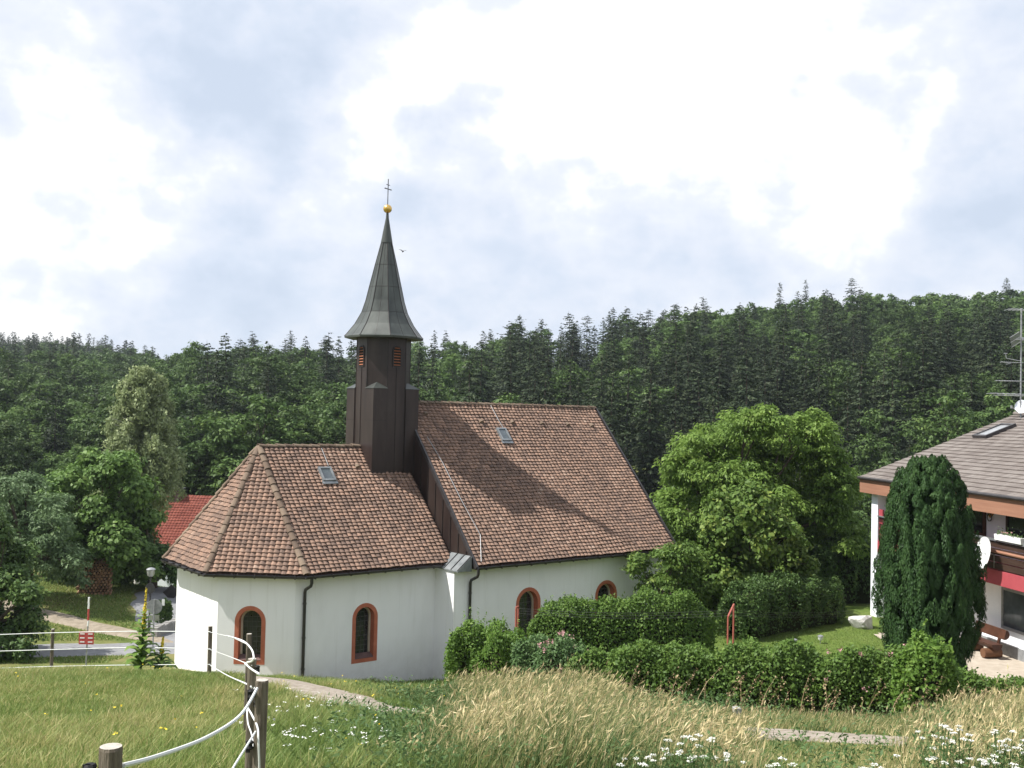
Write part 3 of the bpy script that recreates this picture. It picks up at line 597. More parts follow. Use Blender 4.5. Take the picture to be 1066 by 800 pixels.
# nave roof
BE, UL = 5.02, 10.07; mb = MB(); nz = (HRN - HE) / BE
prof = [(BE, HE - 0.05), (0, HRN - 0.05), (-BE, HE - 0.05), (-BE, HE - 0.13), (-WN + 0.3, HE - 0.12), (0, HRN - 0.34), (WN - 0.3, HE - 0.12), (BE, HE - 0.13)]
mb.extrude([L(0.0, v, z) for v, z in prof], L(UL, 0, 0) - L(0, 0, 0)); nroof = mb.build('roof', MA['dark_wood'], chapel)
mb = MB()
plane_tiles(mb, (0.04, BE), (UL, BE), [(UL, 0, HRN), (0.04, 0, HRN)])
plane_tiles(mb, (UL, -BE), (0.04, -BE), [(0.04, 0, HRN), (UL, 0, HRN)])
mb.build('roof_tiles', MA['roof_tile'], nroof, recalc=False)
mb = MB(); caps(mb, L(0.05, 0, HRN), L(UL, 0, HRN), 0.105); mb.build('ridge_caps', MA['ridge_tile'], nroof, recalc=False)
for sg in (1, -1):
    for uu in (-0.03, UL + 0.035): mb = MB(); mb.bar(L(uu, sg * (BE + 0.05), HE - 0.06), L(uu, sg * 0.002, HRN - 0.0), 0.07, 0.16, (0, 0, 1)); mb.build('verge_trim', MA['gutter'], nroof)
# brown metal gable above the choir roof, with standing seams
mb = MB(); mb.extrude([L(-0.075, v, z) for v, z in [(-BE + 0.1, HE + 0.02), (BE - 0.1, HE + 0.02), (0, HRN - 0.08)]], L(-0.012, 0, 0) - L(-0.075, 0, 0))
clad = mb.build('gable_cladding', MA['brown_metal'], chapel); mb = MB()
for vv in np.arange(-4.5, 4.6, 0.5):
    zt = HRN - 0.12 - abs(vv) * nz
    if abs(vv) > 0.9: mb.bar(L(-0.088, vv, HE + 0.03), L(-0.088, vv, zt), 0.03, 0.028, (1, 0, 0))
mb.build('standing_seams', MA['seam'], clad)
for sg in (1, -1):                                          # metal lean-to caps on the projecting gable wall
    mb = MB(); mb.extrude([L(u, sg * 3.55, z) for u, z in [(-0.68, -5.44), (-0.68, -5.40), (-0.09, -4.92), (-0.09, -5.44)]], L(0, sg * 4.86, 0) - L(0, sg * 3.55, 0))
    fl = mb.build('lean_to_cap', MA['grey_flashing'], chapel); mb = MB()
    for vv in (3.6, 4.02, 4.44, 4.83): mb.bar(L(-0.68, sg * vv, -5.39), L(-0.10, sg * vv, -4.91), 0.03, 0.03)
    mb.build('standing_seams', MA['gutter'], fl)
# tower
UT0, UT1, HWt = -1.90, 0.08, 0.99; uc = (UT0 + UT1) / 2; ZT, ZS = 0.88, 2.79
mb = MB(); oc = [(uc + (HWt - 0.045) / math.cos(R(22.5)) * math.cos(R(22.5 + 45 * k)), (HWt - 0.045) / math.cos(R(22.5)) * math.sin(R(22.5 + 45 * k))) for k in range(8)]
mb.prism([tuple(L(u, v, 0))[:2] for u, v in oc], -5.4 - ZB, ZS + 0.12 - ZB)
hs = HWt * math.tan(R(22.5))
for su in (1, -1):
    for sv in (1, -1):
        c = (uc + su * HWt, sv * HWt); p1 = (uc + su * hs, sv * HWt); p2 = (uc + su * HWt, sv * hs)
        p1b = (uc + su * hs, sv * (HWt - 0.2)); p2b = (uc + su * (HWt - 0.2), sv * hs)
        mb.prism([tuple(L(u, v, 0))[:2] for u, v in (c, p1, p1b, p2b, p2)], -5.4 - ZB, ZT - ZB)
tower = mb.build('bell_tower', MA['brown_metal'], chapel)
for su in (1, -1):
    for sv in (1, -1):
        mb = MB(); g = 0.03; c = (uc + su * (HWt + g), sv * (HWt + g)); p1 = (uc + su * (hs - g), sv * (HWt + g)); p2 = (uc + su * (HWt + g), sv * (hs - g)); k = HWt - 0.30
        q1 = (uc + su * hs, sv * (HWt - 0.05)); q2 = (uc + su * (HWt - 0.05), sv * hs); mt = (uc + su * (HWt - 0.36), sv * (HWt - 0.36))
        V = [L(*c, ZT + 0.002), L(*p1, ZT + 0.002), L(*q1, ZT + 0.002), L(*q2, ZT + 0.002), L(*p2, ZT + 0.002), L(*mt, ZT + 0.26)]
        mb.add(V, [(0, 1, 5), (1, 2, 5), (2, 3, 5), (3, 4, 5), (4, 0, 5), (4, 3, 2, 1, 0)]); mb.build('corner_cap', MA['patina'], tower)
mb = MB()
for k, (u, v) in enumerate(oc): mb.tube([L(u, v, -4.5), L(u, v, ZS)], 0.017, 5)
for a in (0.0, 0.12, -0.12):
    pass
for sv in (1, -1):
    mb.bar(L(uc, sv * (HWt - 0.04), -4.5), L(uc, sv * (HWt - 0.04), 1.68), 0.02, 0.02, (1, 0, 0)); mb.bar(L(uc + 0.0, sv * (HWt + .004), ZT - 0.02), L(uc + 0.0, sv * (HWt + .004), ZT), 0.02, 0.02)
mb.bar(L(UT0 + 0.04, 0, -4.5), L(UT0 + 0.04, 0, 1.68), 0.02, 0.02, (0, 1, 0))
for k in range(8):                                          # horizontal sheet joints
    (u0, v0), (u1, v1) = oc[k], oc[(k + 1) % 8]
    for zz in (1.55, 2.2): mb.bar(L(u0, v0, zz), L(u1, v1, zz), 0.008, 0.012)
for zz in (-0.3, -1.5, -2.7, -3.6):
    for su, sv, du, dv in ((1, 1, -1, 0), (1, 1, 0, -1), (-1, 1, 1, 0), (-1, 1, 0, -1), (-1, -1, 0, 1), (-1, -1, 1, 0), (1, -1, -1, 0), (1, -1, 0, 1)):
        a = (uc + su * HWt, sv * HWt); mb.bar(L(a[0], a[1], zz), L(a[0] + du * (HWt - hs), a[1] + dv * (HWt - hs), zz), 0.010, 0.012)
mb.build('standing_seams', MA['seam'], tower)
for k, (du, dv) in enumerate(((0, 1), (-1, 0), (0, -1), (1, 0))):
    d0 = HWt - 0.045
    def lf(t, z, d): return L(uc + du * (d0 + d) + dv * t, dv * (d0 + d) - du * t, z)
    A = arch(0.19, 2.50, 1.68, 10); B_ = arch(0.145, 2.455, 1.725, 10); kk = len(A); mb = MB()
    V = [lf(t, z, 0.03) for t, z in A] + [lf(t, z, 0.03) for t, z in B_] + [lf(t, z, -0.005) for t, z in A] + [lf(t, z, 0.004) for t, z in B_]; Fc = []
    for i in range(kk):
        j = (i + 1) % kk; Fc += [(i, j, kk + j, kk + i), (i, 2 * kk + i, 2 * kk + j, j), (kk + i, kk + j, 3 * kk + j, 3 * kk + i)]
    mb.add(V, Fc); mb.cur = 1; mb.add([lf(t, z, 0.004) for t, z in B_], [tuple(range(kk))]); mb.cur = 2
    for zz in np.arange(1.77, 2.42, 0.105):
        hx = 0.14 if zz < 2.31 else math.sqrt(max(0.145 ** 2 - (zz - 2.31) ** 2, 0.0004)) * 0.95
        mb.obox(lf(0, zz, 0.02), lf(1, 0, 0) - lf(0, 0, 0), (lf(0, 0.5, -0.6) - lf(0, 0, 0)).normalized(), (lf(0, 0.6, 0.5) - lf(0, 0, 0)).normalized(), hx, 0.032, 0.005)
    mb.build('louvre_window', [MA['seam'], MA['black'], MA['louvre']], tower)
SP = [(0.9, -0.02), (1.50, -0.02), (1.51, 0.05), (1.44, 0.12), (1.13, 0.52), (0.88, 0.98), (0.74, 1.42), (0.62, 1.95), (0.42, 2.80), (0.195, 3.72)]
mb = MB(); cc = L(uc, 0, ZS); mb.lathe(SP, 8, cc, R(22.5)); spire = mb.build('spire', MA['patina'], tower)
mb = MB(); mb.lathe([(0.225, 3.66), (0.215, 3.74), (0.06, 4.62), (0.045, 4.84)], 12, cc); mb.build('spire_cap', MA['patina'], tower, True)
mb = MB()
for k in range(8):
    for hf, rr in ((0, 0.016), (0.5, 0.006)):
        a = R(22.5 + 45 * (k + hf)); ca = 1 if hf == 0 else math.cos(R(22.5)); mb.tube([cc + Vector((r_ * ca * math.cos(a), r_ * ca * math.sin(a), z)) for r_, z in SP[2:]], rr, 5)
for zz in (0.98, 1.95, 2.8):
    r_ = np.interp(zz, [p[1] for p in SP[1:]], [p[0] for p in SP[1:]]); P = [cc + Vector((r_ * math.cos(R(22.5 + 45 * k)), r_ * math.sin(R(22.5 + 45 * k)), zz)) for k in range(9)]
    for i in range(8): mb.tube([P[i], P[i + 1]], 0.008, 4)
mb.build('spire_ribs', MA['seam'], tower)
mb = MB(); mb.lathe([(0.165 * math.sin(math.pi * k / 12) + 0.002, -0.165 * math.cos(math.pi * k / 12)) for k in range(13)], 20, cc + Vector((0, 0, 4.98))); mb.build('golden_ball', MA['gold'], tower, True)
mb = MB(); c0 = cc + Vector((0, 0, 5.12)); mb.tube([c0, c0 + Vector((0, 0, 0.98))], 0.016, 6); ad = Vector((0.94, 0.34, 0))
mb.bar(c0 + Vector((0, 0, .62)) - ad * 0.17, c0 + Vector((0, 0, .62)) + ad * 0.17, 0.025, 0.03); mb.bar(c0 + Vector((0, 0, .78)) - ad * 0.10, c0 + Vector((0, 0, .78)) + ad * 0.10, 0.02, 0.022)
for q in (-1, 1): mb.lathe([(0.002, -0.03), (0.03, 0), (0.002, 0.03)], 8, c0 + Vector((0, 0, .62)) + ad * 0.18 * q)
mb.lathe([(0.002, -0.03), (0.028, 0), (0.002, 0.035)], 8, c0 + Vector((0, 0, 0.98))); mb.build('cross', MA['iron'], tower)
# gutters, downpipes
def gutter(pts):
    mb = MB()
    for i in range(len(pts) - 1):
        p, q = Vector(pts[i]), Vector(pts[i + 1]); d = (q - p).normalized(); s_ = d.cross(Vector((0, 0, 1))).normalized(); V = []
        for c in (p, q):
            for t in np.linspace(math.pi, 2 * math.pi, 7): V.append(c + s_ * 0.075 * math.cos(t) + Vector((0, 0, 0.085 * math.sin(t))))
            for t in np.linspace(2 * math.pi, math.pi, 7): V.append(c + s_ * 0.066 * math.cos(t) + Vector((0, 0, 0.076 * math.sin(t))))
        mb.add(V, [(j, (j + 1) % 14, 14 + (j + 1) % 14, 14 + j) for j in range(14)])
        k = int((q - p).length / 0.7) + 1
        for j in range(1, k + 1): c = p + (q - p) * (j - 0.5) / k; mb.obox(c + Vector((0, 0, -0.045)), d, s_, (0, 0, 1), 0.012, 0.082, 0.05)
    return mb
off = 0.085
def oute(u, v): return (u * 1 + (off * 0.9 if False else 0), v)
ge = [(-0.75, 3.85 + off), (EC[0] - 0.05, 3.85 + off), (EB[0] - off, EB[1] + 0.05), (EB[0] - off, -EB[1] - 0.05), (EC[0] - 0.05, -3.85 - off), (-0.75, -3.85 - off)]
gutter([L(u, v, HE - 0.04) for u, v in ge]).build('gutter', MA['gutter'], chapel, True)
gutter([L(0.0, BE + off, HE - 0.04), L(UL, BE + off, HE - 0.04)]).build('gutter', MA['gutter'], chapel, True)
gutter([L(0.0, -BE - off, HE - 0.04), L(UL, -BE - off, HE - 0.04)]).build('gutter', MA['gutter'], chapel, True)
def downpipe(u, v0, v1, zt, zb):
    mb = MB(); P = [(u, v0, zt), (u, v0, zt - 0.16), (u, v0 - 0.05, zt - 0.26), (u, v1 + 0.05, zt - 0.42), (u, v1, zt - 0.52), (u, v1, zb)]
    mb.tube([L(*p) for p in P], 0.052, 10)
    for zz in (zt - 0.9, zt - 2.0, zt - 3.0): mb.tube([L(u, v1, zz), L(u, v1, zz + 0.05)], 0.064, 10)
    return mb.build('downpipe', MA['gutter'], chapel, True)
downpipe(-5.72, 3.92, WV + 0.075, HE - 0.1, -9.6)
downpipe(0.02, BE + off, WN + 0.08, HE - 0.1, -9.9)
# roof windows, vent tiles, lightning conductor
def on_roof(px, py, he, be, hr):                             # photo pixel on a near roof slope -> (u,v,z)
    lo, hi = 25.0, 60.0
    for _ in range(60):
        mid = (lo + hi) / 2; p = at(px, py, mid); u, v = to_uv(p); zr = he + (be - v) * (hr - he) / be
        if p.z > zr: lo = mid
        else: hi = mid
    return to_uv(at(px, py, lo)) + (at(px, py, lo).z,)
for (px, py, he, be, hr, w_, h_, par) in ((339, 496, HE, 3.85, HR, 0.44, 0.56, croof), (523, 454.5, HE, BE, HRN, 0.40, 0.58, nroof)):
    u, v, z = on_roof(px, py, he, be, hr); c = L(u, v, z); e = Vector((1, 0, 0)); s_ = (L(0, 0, hr) - L(0, be, he)).normalized(); n_ = e.cross(s_); n_ = n_ if n_.z > 0 else -n_; c = c + n_ * 0.115
    mb = MB()
    for sx in (-1, 1): mb.obox(c + e * sx * (w_ / 2), e, s_, n_, 0.035, h_ / 2 + 0.035, 0.055); mb.obox(c + s_ * sx * (h_ / 2), e, s_, n_, w_ / 2 - 0.036, 0.035, 0.05)
    mb.obox(c - s_ * (h_ / 2 + 0.1) - n_ * 0.005, e, s_, n_, w_ / 2 + 0.08, 0.06, 0.012)
    sk = mb.build('skylight', MA['grey_flashing'], par)
    # glass belongs to the roof window; kept at the same level (roof > skylight, skylight_glass)
    mb = MB(); mb.obox(c + n_ * 0.012, e, s_, n_, w_ / 2 - 0.036, h_ / 2 - 0.036, 0.012); mb.build('skylight_glass', MA['sky_glass'], par)
for (px, py, rf) in ((249, 494, 1), (295, 487, 1), (371, 487, 1), (442, 432, 2), (500, 440, 2), (532, 441, 2), (563, 442, 2), (590, 443, 2), (615, 444, 2)):
    he, be, hr = (HE, 3.85, HR) if rf == 1 else (HE, BE, HRN)
    if px < 300: continue
    u, v, z = on_roof(px, py, he, be, hr); c = L(u, v, z); mb = MB(); mb.tube([c + Vector((0, -0.10, 0.0)), c + Vector((0, -0.02, 0.07)), c + Vector((0, 0.10, 0.10))], [0.10, 0.085, 0.04], 8)
    mb.build('vent_tile', MA['ridge_tile'], croof if rf == 1 else nroof)
def wire(pts, rf, mb, r=0.012):
    he, be, hr = (HE, 3.85, HR) if rf == 1 else (HE, BE, HRN); P = []
    for px, py in pts: u, v, z = on_roof(px, py, he, be, hr); P.append(L(u, v, z) + Vector((0, -0.05, 0.11)))
    mb.tube(P, r, 5)
mb = MB(); wire([(510, 425), (518, 440), (524, 450)], 2, mb); mb.build('lightning_conductor', MA['steel_dull'], nroof); mb = MB(); wire([(444, 458), (460, 485), (480, 525), (499, 560), (500, 588)], 2, mb); mb.build('lightning_conductor', MA['steel_dull'], nroof)
mb = MB(); wire([(334, 470), (338, 480), (341, 488)], 1, mb); mb.build('lightning_conductor', MA['steel_dull'], croof)

# ------------------------------------------------------------------ right-hand house
house = thing('house', 'white two storey house with grey tiled roof and red balcony at the right edge', 'house', (HO.x, HO.y, HB), math.atan2(HDIR.y, HDIR.x))
EZ = HO.z - HB                                             # top of the fascia
LH = 17.0; RZ = EZ + 2.75; RY = 7.0
mb = MB(); mb.add([(0.3, 1.75, -2), (LH, 1.75, -2), (LH, 12, -2), (0.3, 12, -2), (0.3, 1.75, EZ - 0.1), (LH, 1.75, EZ - 0.1), (LH, 12, EZ - 0.1), (0.3, 12, EZ - 0.1), (0.3, RY, RZ - 0.35), (LH, RY, RZ - 0.35)],
       [(0, 1, 5, 4), (1, 2, 6, 9, 5), (2, 3, 7, 6), (3, 0, 4, 8, 7), (4, 5, 9, 8), (7, 8, 9, 6), (3, 2, 1, 0)]); hwall = mb.build('wall', MA['house_wall'], house)
mb = MB(); mb.box((0.30, 0.30, -2), (0.82, 1.745, EZ - 0.12)); mb.build('wing_wall', MA['house_wall'], house)
mb = MB(); mb.box((0.85, 1.70, -2), (LH, 1.748, 0.42)); mb.build('plinth', MA['steel_dull'], house)
mb = MB(); sl = (RZ - EZ) / RY
mb.extrude([(-0.05, 0.02, EZ - 0.03), (-0.05, RY, RZ - 0.03), (-0.05, 14, EZ - 0.03), (-0.05, 14, EZ - 0.14), (-0.05, RY, RZ - 0.25), (-0.05, 0.02, EZ - 0.14)], (LH + 0.05, 0, 0)); hroof = mb.build('roof', MA['dark_wood'], house)
mb = MB(); rng_ = random.Random(8); s_ = Vector((0, RY, RZ - EZ)).normalized(); n_ = Vector((0, -s_.z, s_.y)); SL = math.hypot(RY, RZ - EZ); row = 0.33
k = int(SL / row)
for i in range(k + 1):
    x = -0.06 - (0.15 if i % 2 else 0)
    while x < LH:
        o = Vector((0, -0.05, EZ)) + s_ * (i * row); x0, x1 = max(x, -0.06), min(x + 0.298, LH); j = rng_.uniform(0, .006)
        if x1 - x0 > 0.04:
            lo = [o + Vector((x0, 0, 0)) + n_ * (0.045 + j), o + Vector((x1, 0, 0)) + n_ * (0.045 + j)]; hi = [o + Vector((x1, 0, 0)) + s_ * (row * 1.12) + n_ * (0.008 + j), o + Vector((x0, 0, 0)) + s_ * (row * 1.12) + n_ * (0.008 + j)]
            V = [lo[0], lo[1], hi[0], hi[1], lo[0] - n_ * 0.04, lo[1] - n_ * 0.04]; mb.add(V, [(0, 1, 2, 3), (4, 5, 1, 0)])
        x += 0.30
mb.build('roof_tiles', MA['grey_tile'], hroof, recalc=False)
mb = MB(); caps(mb, Vector((-0.05, RY, RZ)), Vector((LH, RY, RZ)), 0.13, 0.4); mb.build('ridge_caps', MA['grey_tile'], hroof, recalc=False)
mb = MB(); mb.box((-0.10, -0.03, EZ - 0.62), (LH, 0.03, EZ - 0.03)); mb.build('fascia', MA['fascia'], house)
mb = MB(); mb.box((-0.10, 0.032, EZ - 0.60), (-0.04, 13.9, EZ - 0.05)); mb.build('end_fascia', MA['fascia'], house)
mb = MB(); mb.box((-0.04, 0.032, EZ - 0.60), (LH, 1.74, EZ - 0.56)); mb.build('soffit', MA['fascia'], house)
gm = MB(); gm.tube([(-0.1, -0.10, EZ - 0.02), (LH, -0.10, EZ - 0.02)], 0.06, 8); gm.build('gutter', MA['gutter'], house, True)
x0, z0 = hl(1030, 598, 0.35); _, zt = hl(1040, 563, 0.35)
ZF0, ZF1, ZB1 = z0 - 0.28, z0 + 0.20, zt - 0.02
mb = MB(); mb.box((0.82, 0.30, ZF0), (LH, 1.745, ZF1)); bal = mb.build('balcony', MA['pink_red'], house)
mb = MB()
for i in range(4):
    a = ZF1 + 0.04 + i * (ZB1 - ZF1 - 0.03) / 4; mb.box((0.83, 0.34, a), (LH, 0.375, a + (ZB1 - ZF1) / 4 - 0.045))
mb.build('railing_boards', MA['dark_wood'], bal)
mb = MB(); mb.box((0.83, 0.28, ZB1), (LH, 0.44, ZB1 + 0.05)); mb.build('handrail', MA['grey_flashing'], bal)
mb = MB(); xr = hl(1052, 582, 0.3)[0]; mb.tube([(xr - 1.2, 0.30, ZF1 + 0.62), (xr + 3.5, 0.30, ZF1 + 0.60)], 0.05, 8); mb.build('wooden_rail', MA['fascia'], bal, True)
mb = MB()
mb.box((0.84, 0.34, ZF1 + .02), (1.15, 0.40, ZB1 + .3)); mb.build('red_panel', MA['pink_red'], bal)
def house_window(px0, px1, zlo, zhi, name, mat_frame, grid=False):
    xa, xb = hl(px0, 560, 1.75)[0], hl(px1, 560, 1.75)[0]; mb = MB(); t = 0.09
    mb.box((xa - t, 1.69, zlo - t), (xa, 1.76, zhi + t)); mb.box((xb, 1.69, zlo - t), (xb + t, 1.76, zhi + t)); mb.box((xa, 1.69, zhi), (xb, 1.76, zhi + t)); mb.box((xa, 1.67, zlo - t), (xb, 1.76, zlo)); mb.box(((xa + xb) / 2 - .035, 1.70, zlo), ((xa + xb) / 2 + .035, 1.755, zhi))
    w = mb.build(name, mat_frame, house); mb = MB(); mb.box((xa, 1.725, zlo), ((xa + xb) / 2 - .036, 1.752, zhi)); mb.box(((xa + xb) / 2 + .036, 1.725, zlo), (xb, 1.752, zhi)); mb.build('pane', MA['sky_glass'] if grid else MA['glass'], w)
z1 = hl(1056, 568, 1.75)[1]; z2 = hl(1056, 531, 1.75)[1]
house_window(1050, 1100, ZF1 + 0.95, min(z2, EZ - 0.65), 'balcony_window', MA['dark_wood'])
zg0, zg1 = hl(1056, 655, 1.75)[1], hl(1056, 617, 1.75)[1]
house_window(1046, 1095, zg0, zg1, 'ground_window', MA['steel_dull'], True)
xd0, xd1 = hl(1019, 540, 1.75)[0], hl(1027, 540, 1.75)[0]
mb = MB(); mb.box((xd0 - 0.9, 1.69, ZF1), (xd1, 1.747, EZ - 0.62)); dr = mb.build('balcony_door', MA['bench_wood'], house)
mb = MB(); mb.box((xd0 - 0.75, 1.675, ZF1 + 0.9), (xd1 - 0.15, 1.689, EZ - 0.8)); mb.build('pane', MA['glass'], dr)
# wall ornament by the balcony window
xo, zo = hl(1032, 533, 1.75)
t_ = thing('wall_lantern', 'diamond shaped brass wall ornament under the eaves of the white house', 'wall ornament')
def hpt(x, y, z): return Vector((HO.x, HO.y, HB)) + HDIR * x + HIN * y + Vector((0, 0, z))
ROTH = math.atan2(HDIR.y, HDIR.x)
t_.location = hpt(xo, 1.745, zo); t_.rotation_euler = (0, 0, ROTH)
mb = MB(); mb.extrude([(-0.24, -0.05, 0), (0, -0.05, -0.22), (0.24, -0.05, 0), (0, -0.05, 0.22)], (0, 0.05, 0)); mb.build('plate', MA['brass'], t_)
mb = MB(); mb.tube([(0.02 + 0.13 * math.cos(a), -0.08, -0.2 + 0.13 * math.sin(a)) for a in np.linspace(0, 2 * math.pi, 15)], 0.018, 6, False); mb.build('ring', MA['iron'], t_)
# satellite dish on the balcony
xs_, zs_ = hl(1025, 576, 0.0)
dish = thing('satellite_dish', 'white satellite dish fixed to the balcony beside the columnar yew', 'satellite dish', hpt(xs_, 0.0, zs_), ROTH)
def dish_bowl(mb, c, ax, r, depth=0.16):
    ax = Vector(ax).normalized(); a = ax.cross(Vector((0, 0, 1))).normalized(); b_ = ax.cross(a); V = []; n_ = 28; rr = [0.02, 0.35, 0.7, 1.0]
    for side in (0, 1):
        for q in rr:
            for k in range(n_): t = 2 * math.pi * k / n_; V.append(Vector(c) + (a * math.cos(t) + b_ * math.sin(t) * 1.06) * r * q + ax * (depth * r * q * q * 1.6 - depth - 0.012 * side))
    Fc = []
    for side in (0, 1):
        o = side * 4 * n_
        for i in range(3):
            for k in range(n_): Fc.append((o + i * n_ + k, o + i * n_ + (k + 1) % n_, o + (i + 1) * n_ + (k + 1) % n_, o + (i + 1) * n_ + k))
    for k in range(n_): Fc.append((3 * n_ + k, 3 * n_ + (k + 1) % n_, 7 * n_ + (k + 1) % n_, 7 * n_ + k))
    mb.add(V, Fc)
mb = MB(); dish_bowl(mb, (0, -0.12, 0), (-0.12, -0.97, 0.2), 0.53); mb.build('bowl', MA['white_paint'], dish, True)
mb = MB(); mb.tube([(0.0, -0.15, -0.5), (0.0, -0.5, -0.3)], 0.012, 6); mb.lathe([(0.025, -0.04), (0.03, 0.04)], 8, (0.0, -0.52, -0.28)); mb.build('feed_arm', MA['steel'], dish)
mb = MB(); mb.tube([(0, -0.1, 0), (0.0, 0.35, -0.05), (0.0, 0.36, -0.5)], 0.025, 7); mb.build('bracket', MA['steel'], dish)
# flower boxes on the rail
for i, (dx, ln) in enumerate(((0.4, 1.4), (2.2, 1.6))):
    xb_ = hl(1030, 560, 0.3)[0] + dx
    bx = thing('flower_box', ['pale flower box with sparse plants on the balcony rail, next to the satellite dish', 'pale flower box on the balcony rail at the very edge of the photo'][i], 'planter', hpt(xb_, 0.33, ZB1 + 0.052), ROTH, 'flower boxes on the balcony rail')
    mb = MB(); mb.extrude([(0, -0.11, 0), (0, 0.08, 0), (0, 0.10, 0.19), (0, -0.13, 0.19)], (ln, 0, 0)); mb.build('trough', MA['white_paint'], bx)
    rg = np.random.default_rng(40 + i); n_ = 160; P = np.c_[rg.uniform(0.05, ln - .05, n_), rg.uniform(-.14, .08, n_), 0.19 + rg.exponential(0.07, n_)]
    V, Fq = leaf_quads(rg, P, rg.normal(size=(n_, 3)) + [0, 0, .6], rg.uniform(.04, .09, n_)); link_mesh('foliage', np_mesh('foliage', V, Fq, rg.uniform(0, 1, n_)), MA['leaf_weed'], bx)
    mb = MB()
    for q in range(5): mb.lathe([(0.002, -.03), (0.035, 0), (0.002, .03)], 7, (rg.uniform(.1, ln - .1), -0.1, 0.25 + rg.uniform(0, .08)))
    mb.build('blossoms', MA['petal_pink'], bx)
# roof window on the grey roof
d = ray(1035, 452); best = None
lo, hi = 25.0, 60.0
for _ in range(50):
    mid = (lo + hi) / 2; p = at(1035, 452, mid); q = p - Vector((HO.x, HO.y, 0)); yy = q.dot(HIN); zz = EZ + HB + sl * yy
    if p.z > zz: lo = mid
    else: hi = mid
p = at(1035, 452, lo); q = p - Vector((HO.x, HO.y, 0)); cx_, cy_ = q.dot(HDIR), q.dot(HIN)
c = Vector((cx_, cy_, EZ + sl * cy_ + 0.11))
e_ = Vector((1, 0, 0)); s_ = Vector((0, RY, RZ - EZ)).normalized(); n_ = Vector((0, -s_.z, s_.y))
mb = MB()
for sx in (-1, 1): mb.obox(c + e_ * sx * 0.42, e_, s_, n_, 0.05, 0.72, 0.09); mb.obox(c + s_ * sx * 0.66, e_, s_, n_, 0.365, 0.06, 0.085)
mb.build('roof_window', MA['gutter'], house)
mb = MB(); mb.obox(c + n_ * 0.03, e_, s_, n_, 0.365, 0.595, 0.02); mb.build('roof_window_pane', MA['steel'], house)
# antenna mast on the ridge
pm = at(1062.5, 432, 36.5); yy = RY
mx = None
lo = 24.0; hi = 50.0
def mast_pos(Y): p = at(1062.5, 432, Y); q = p - Vector((HO.x, HO.y, 0)); return q.dot(HDIR), q.dot(HIN)
for _ in range(50):
    mid = (lo + hi) / 2
    if mast_pos(mid)[1] < RY - 0.4: lo = mid
    else: hi = mid
mx, my = mast_pos(lo); PM = at(1062.5, 432, lo); PPM = lo / F                        # metres per photo pixel there
mast = thing('antenna_mast', 'roof mast with several television antennas and a small dish', 'antenna', (PM.x, PM.y, HB + EZ + sl * my + 0.02))
zb = mast.location.z
def mz(py): return at(1062.5, py, lo).z - zb
mb = MB(); mb.tube([(0, 0, -0.05), (0, 0, mz(321))], 0.035, 8); mb.build('pole', MA['steel_dull'], mast)
def yagi(py, px0, px1, els_n, ln, tilt=0.0, dy=0.0, sides=1):
    z = mz(py); xa, xb = (px0 - 1062.5) * PPM, (px1 - 1062.5) * PPM; mb = MB(); mb.tube([(xa, 0.05 + dy * 0, z + tilt), (xb, 0.05, z)], 0.018, 6)
    for i in range(els_n): x = xa + (xb - xa) * (i + 0.3) / els_n; mb.tube([(x, 0.05 - ln, z + tilt * (1 - i / els_n)), (x, 0.05 + ln, z + tilt * (1 - i / els_n))], 0.011, 5)
    return mb.build('yagi_antenna', MA['steel'], mast)
yagi(323, 1049, 1075, 6, 0.45, 0.03); yagi(378, 1042, 1066, 9, 0.14, 0.02); yagi(397, 1037, 1066, 11, 0.16); yagi(411, 1031, 1080, 8, 0.5, 0.03); yagi(412.5, 1038, 1078, 7, 0.42, 0.02)
mb = MB(); cgx, cgz = (1056 - 1062.5) * PPM, mz(354); ax = Vector((0.55, 0, -0.84)); az_ = Vector((0.84, 0, 0.55)); yv = Vector((0, 1, 0)); fr = (ax * 0.8 + yv * 0.6).normalized()
for i in range(-8, 9): mb.obox(Vector((cgx, -0.05, cgz)) + az_ * i * 0.028, fr, az_, fr.cross(az_), 0.30, 0.006, 0.006)
for i in (-1, 0, 1): mb.obox(Vector((cgx, -0.05, cgz)) + fr * i * 0.28, az_, fr, fr.cross(az_), 0.24, 0.008, 0.010)
mb.build('grid_panel', MA['steel_dull'], mast)
mb = MB(); mb.tube([(cgx, -0.05, cgz), (cgx + 0.3, -0.15, cgz + 0.02), (0.02, 0, cgz)], 0.02, 6); mb.lathe([(0.05, -.06), (0.05, .06)], 8, (cgx + 0.25, -0.14, cgz + .03)); mb.build('panel_feed', MA['steel'], mast)
mb = MB(); dish_bowl(mb, (-0.1, -0.15, mz(423)), (-0.75, -0.62, 0.2), 0.27); mb.build('dish', MA['house_wall'], mast, True)
mb = MB(); mb.tube([(-0.2, -0.2, mz(430)), (-0.58, -0.42, mz(424))], 0.014, 6); mb.lathe([(0.04, -.07), (0.045, .05)], 8, (-0.6, -0.43, mz(424))); mb.build('dish_arm', MA['steel'], mast)
mb = MB(); z = mz(376); 
mb.tube([(-0.03, 0, z), (-0.62, 0, z + 0.1), (-0.66, 0, z + 0.3)], 0.014, 6); mb.tube([(-0.62, 0, z - 0.16), (-0.42, 0, z - 0.1)], 0.014, 6); mb.tube([(-0.72, 0, z + 0.3), (-0.58, 0, z + 0.3)], 0.02, 6); mb.build('dipole', MA['steel'], mast)

